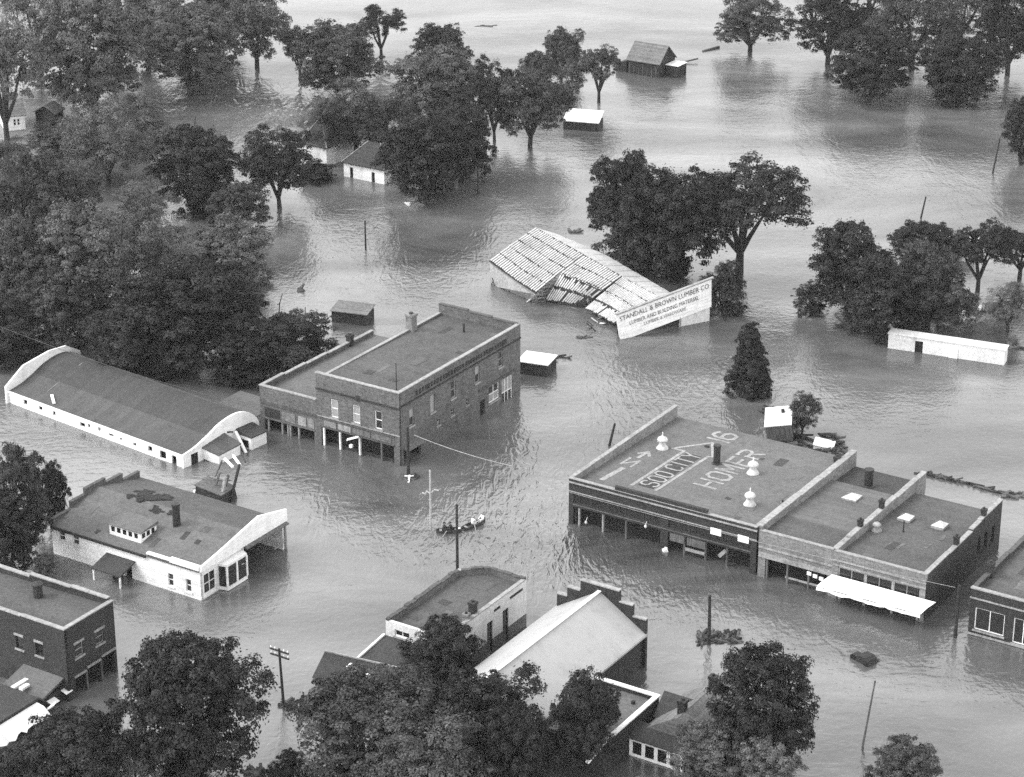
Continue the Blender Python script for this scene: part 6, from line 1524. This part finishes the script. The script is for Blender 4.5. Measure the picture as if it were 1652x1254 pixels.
tree(540, 262, 150, 70, 'wispy', 'dim loose tree over the bright drifting sheet', M_, G)
tree(797, 228, 84, 85, 'tall', 'slim dark tree with a bare trunk standing in water', D_, G)
tree(856, 236, 100, 120, 'tall', 'leafy tree on several bare stems beside the white metal shed', M_, G)
tree(906, 128, 37, 66, 'broad', 'small round tree farthest back toward the weathered barn', M_, G)
tree(866, 150, 76, 55, 'broad', 'little tree behind the leafy many-stemmed tree', M_, G)
tree(966, 166, 72, 78, 'elm', 'small open tree on a thin bent trunk near the weathered barn', M_, G)
tree(922, 160, 95, 50, 'wispy', 'faint little tree between the two small trees by the barn', P_, G)
# left woods; the paler leaf colour here carries part of the haze
G = 'trees in the flooded left woods'
tree(450, 336, 192, 120, 'tall', 'tree on a low forked trunk before the grey gabled house', D_, G)
tree(512, 292, 258, 60, 'bush', 'low bush between the grey house and the hipped cottage', D_, G, 'bush', 'bush')
tree(315, 345, 208, 152, 'vase', 'round-crowned tree at the inner edge of the woods by the water channel', D_, G)
tree(385, 372, 292, 104, 'bush', 'low bush at the shore below the bright channel', M_, G)
tree(372, 452, 345, 146, 'bush', 'bushy tree leaning out over the water above the drifting wagon shed', P_, G)
tree(310, 588, 420, 240, 'broad', 'big dense dark tree behind the curved hall roof', D_, G)
tree(470, 605, 510, 185, 'bush', 'wide low bush against the stepped brick shop parapet', D_, G)
tree(395, 612, 505, 120, 'bush', 'dark bush filling the corner behind the one-storey brick shop', D_, G)
tree(215, 600, 480, 170, 'bush', 'dark undergrowth tree right behind the curved hall', D_, G)
tree(175, 300, 158, 145, 'wispy', 'grey hazy tree above the middle of the left woods', P_, G)
tree(60, 395, 235, 150, 'broad', 'shadowy tree at the outer edge of the left woods', M_, G)
tree(120, 360, 262, 95, 'broad', 'small bright-topped tree inside the left woods', P_, G)
tree(150, 520, 325, 200, 'broad', 'large grey-topped tree above the peak of the curved hall', P_, G)
tree(35, 530, 340, 160, 'broad', 'dark tree rising over the white peaked end of the hall', M_, G)
tree(235, 440, 290, 130, 'wispy', 'wispy light tree between the bright-topped tree and the channel', P_, G)
tree(265, 500, 360, 130, 'wispy', 'hazy low tree above the big dense dark tree', P_, G)
tree(95, 560, 430, 130, 'bush', 'dark low growth beside the white peaked end of the hall', M_, G)
tree(20, 580, 480, 120, 'bush', 'dark shrub at the far end of the hall wire', D_, G)
tree(150, 185, -20, 190, 'broad', 'tall grey tree standing over the tree-hidden white house', P_, G)
tree(310, 145, 5, 165, 'broad', 'wide grey tree over the dark still water', P_, G)
tree(415, 110, -35, 120, 'tall', 'leafy tree at the top edge before the open river', P_, G)
tree(240, 110, -40, 130, 'broad', 'dim tree behind the wide grey trees', P_, G)
tree(350, 80, -50, 110, 'broad', 'dim tree farthest back over the dark still water', P_, G)
tree(12, 236, 30, 150, 'elm', 'tree with a dark forked trunk before the tree-hidden white house', P_, G)
tree(65, 120, -40, 140, 'wispy', 'pale thin tree behind the dark forked trunk', P_, G)
tree(210, 250, 150, 110, 'wispy', 'hazy sapling clump between the grey tree and the dark water', P_, G)
tree(100, 245, 190, 100, 'bush', 'low scrub below the tree-hidden white house', M_, G, 'bush', 'bush')
tree(20, 300, 225, 110, 'wispy', 'pale scrub tree below the dark forked trunk', M_, G)

# ------------------------------------------------------------------ air
hz = MB(); hz.box(-2900, 2900, -380, 4900, -4.0, CAM_H + 12.0)
ho = hz.build('haze', 'interior')
hm = bpy.data.materials.new('haze_air'); hm.use_nodes = True
for n in list(hm.node_tree.nodes): hm.node_tree.nodes.remove(n)
o_ = hm.node_tree.nodes.new('ShaderNodeOutputMaterial'); pv = hm.node_tree.nodes.new('ShaderNodeVolumePrincipled')
pv.inputs['Color'].default_value = (0.9, 0.9, 0.9, 1); pv.inputs['Density'].default_value = 0.00006; pv.inputs['Anisotropy'].default_value = 0.2
hm.node_tree.links.new(pv.outputs[0], o_.inputs['Volume'])
ho.data.materials.clear(); ho.data.materials.append(hm)
tag(ho, kind='stuff', label='thin even haze in the air over the flooded town', cat='haze')
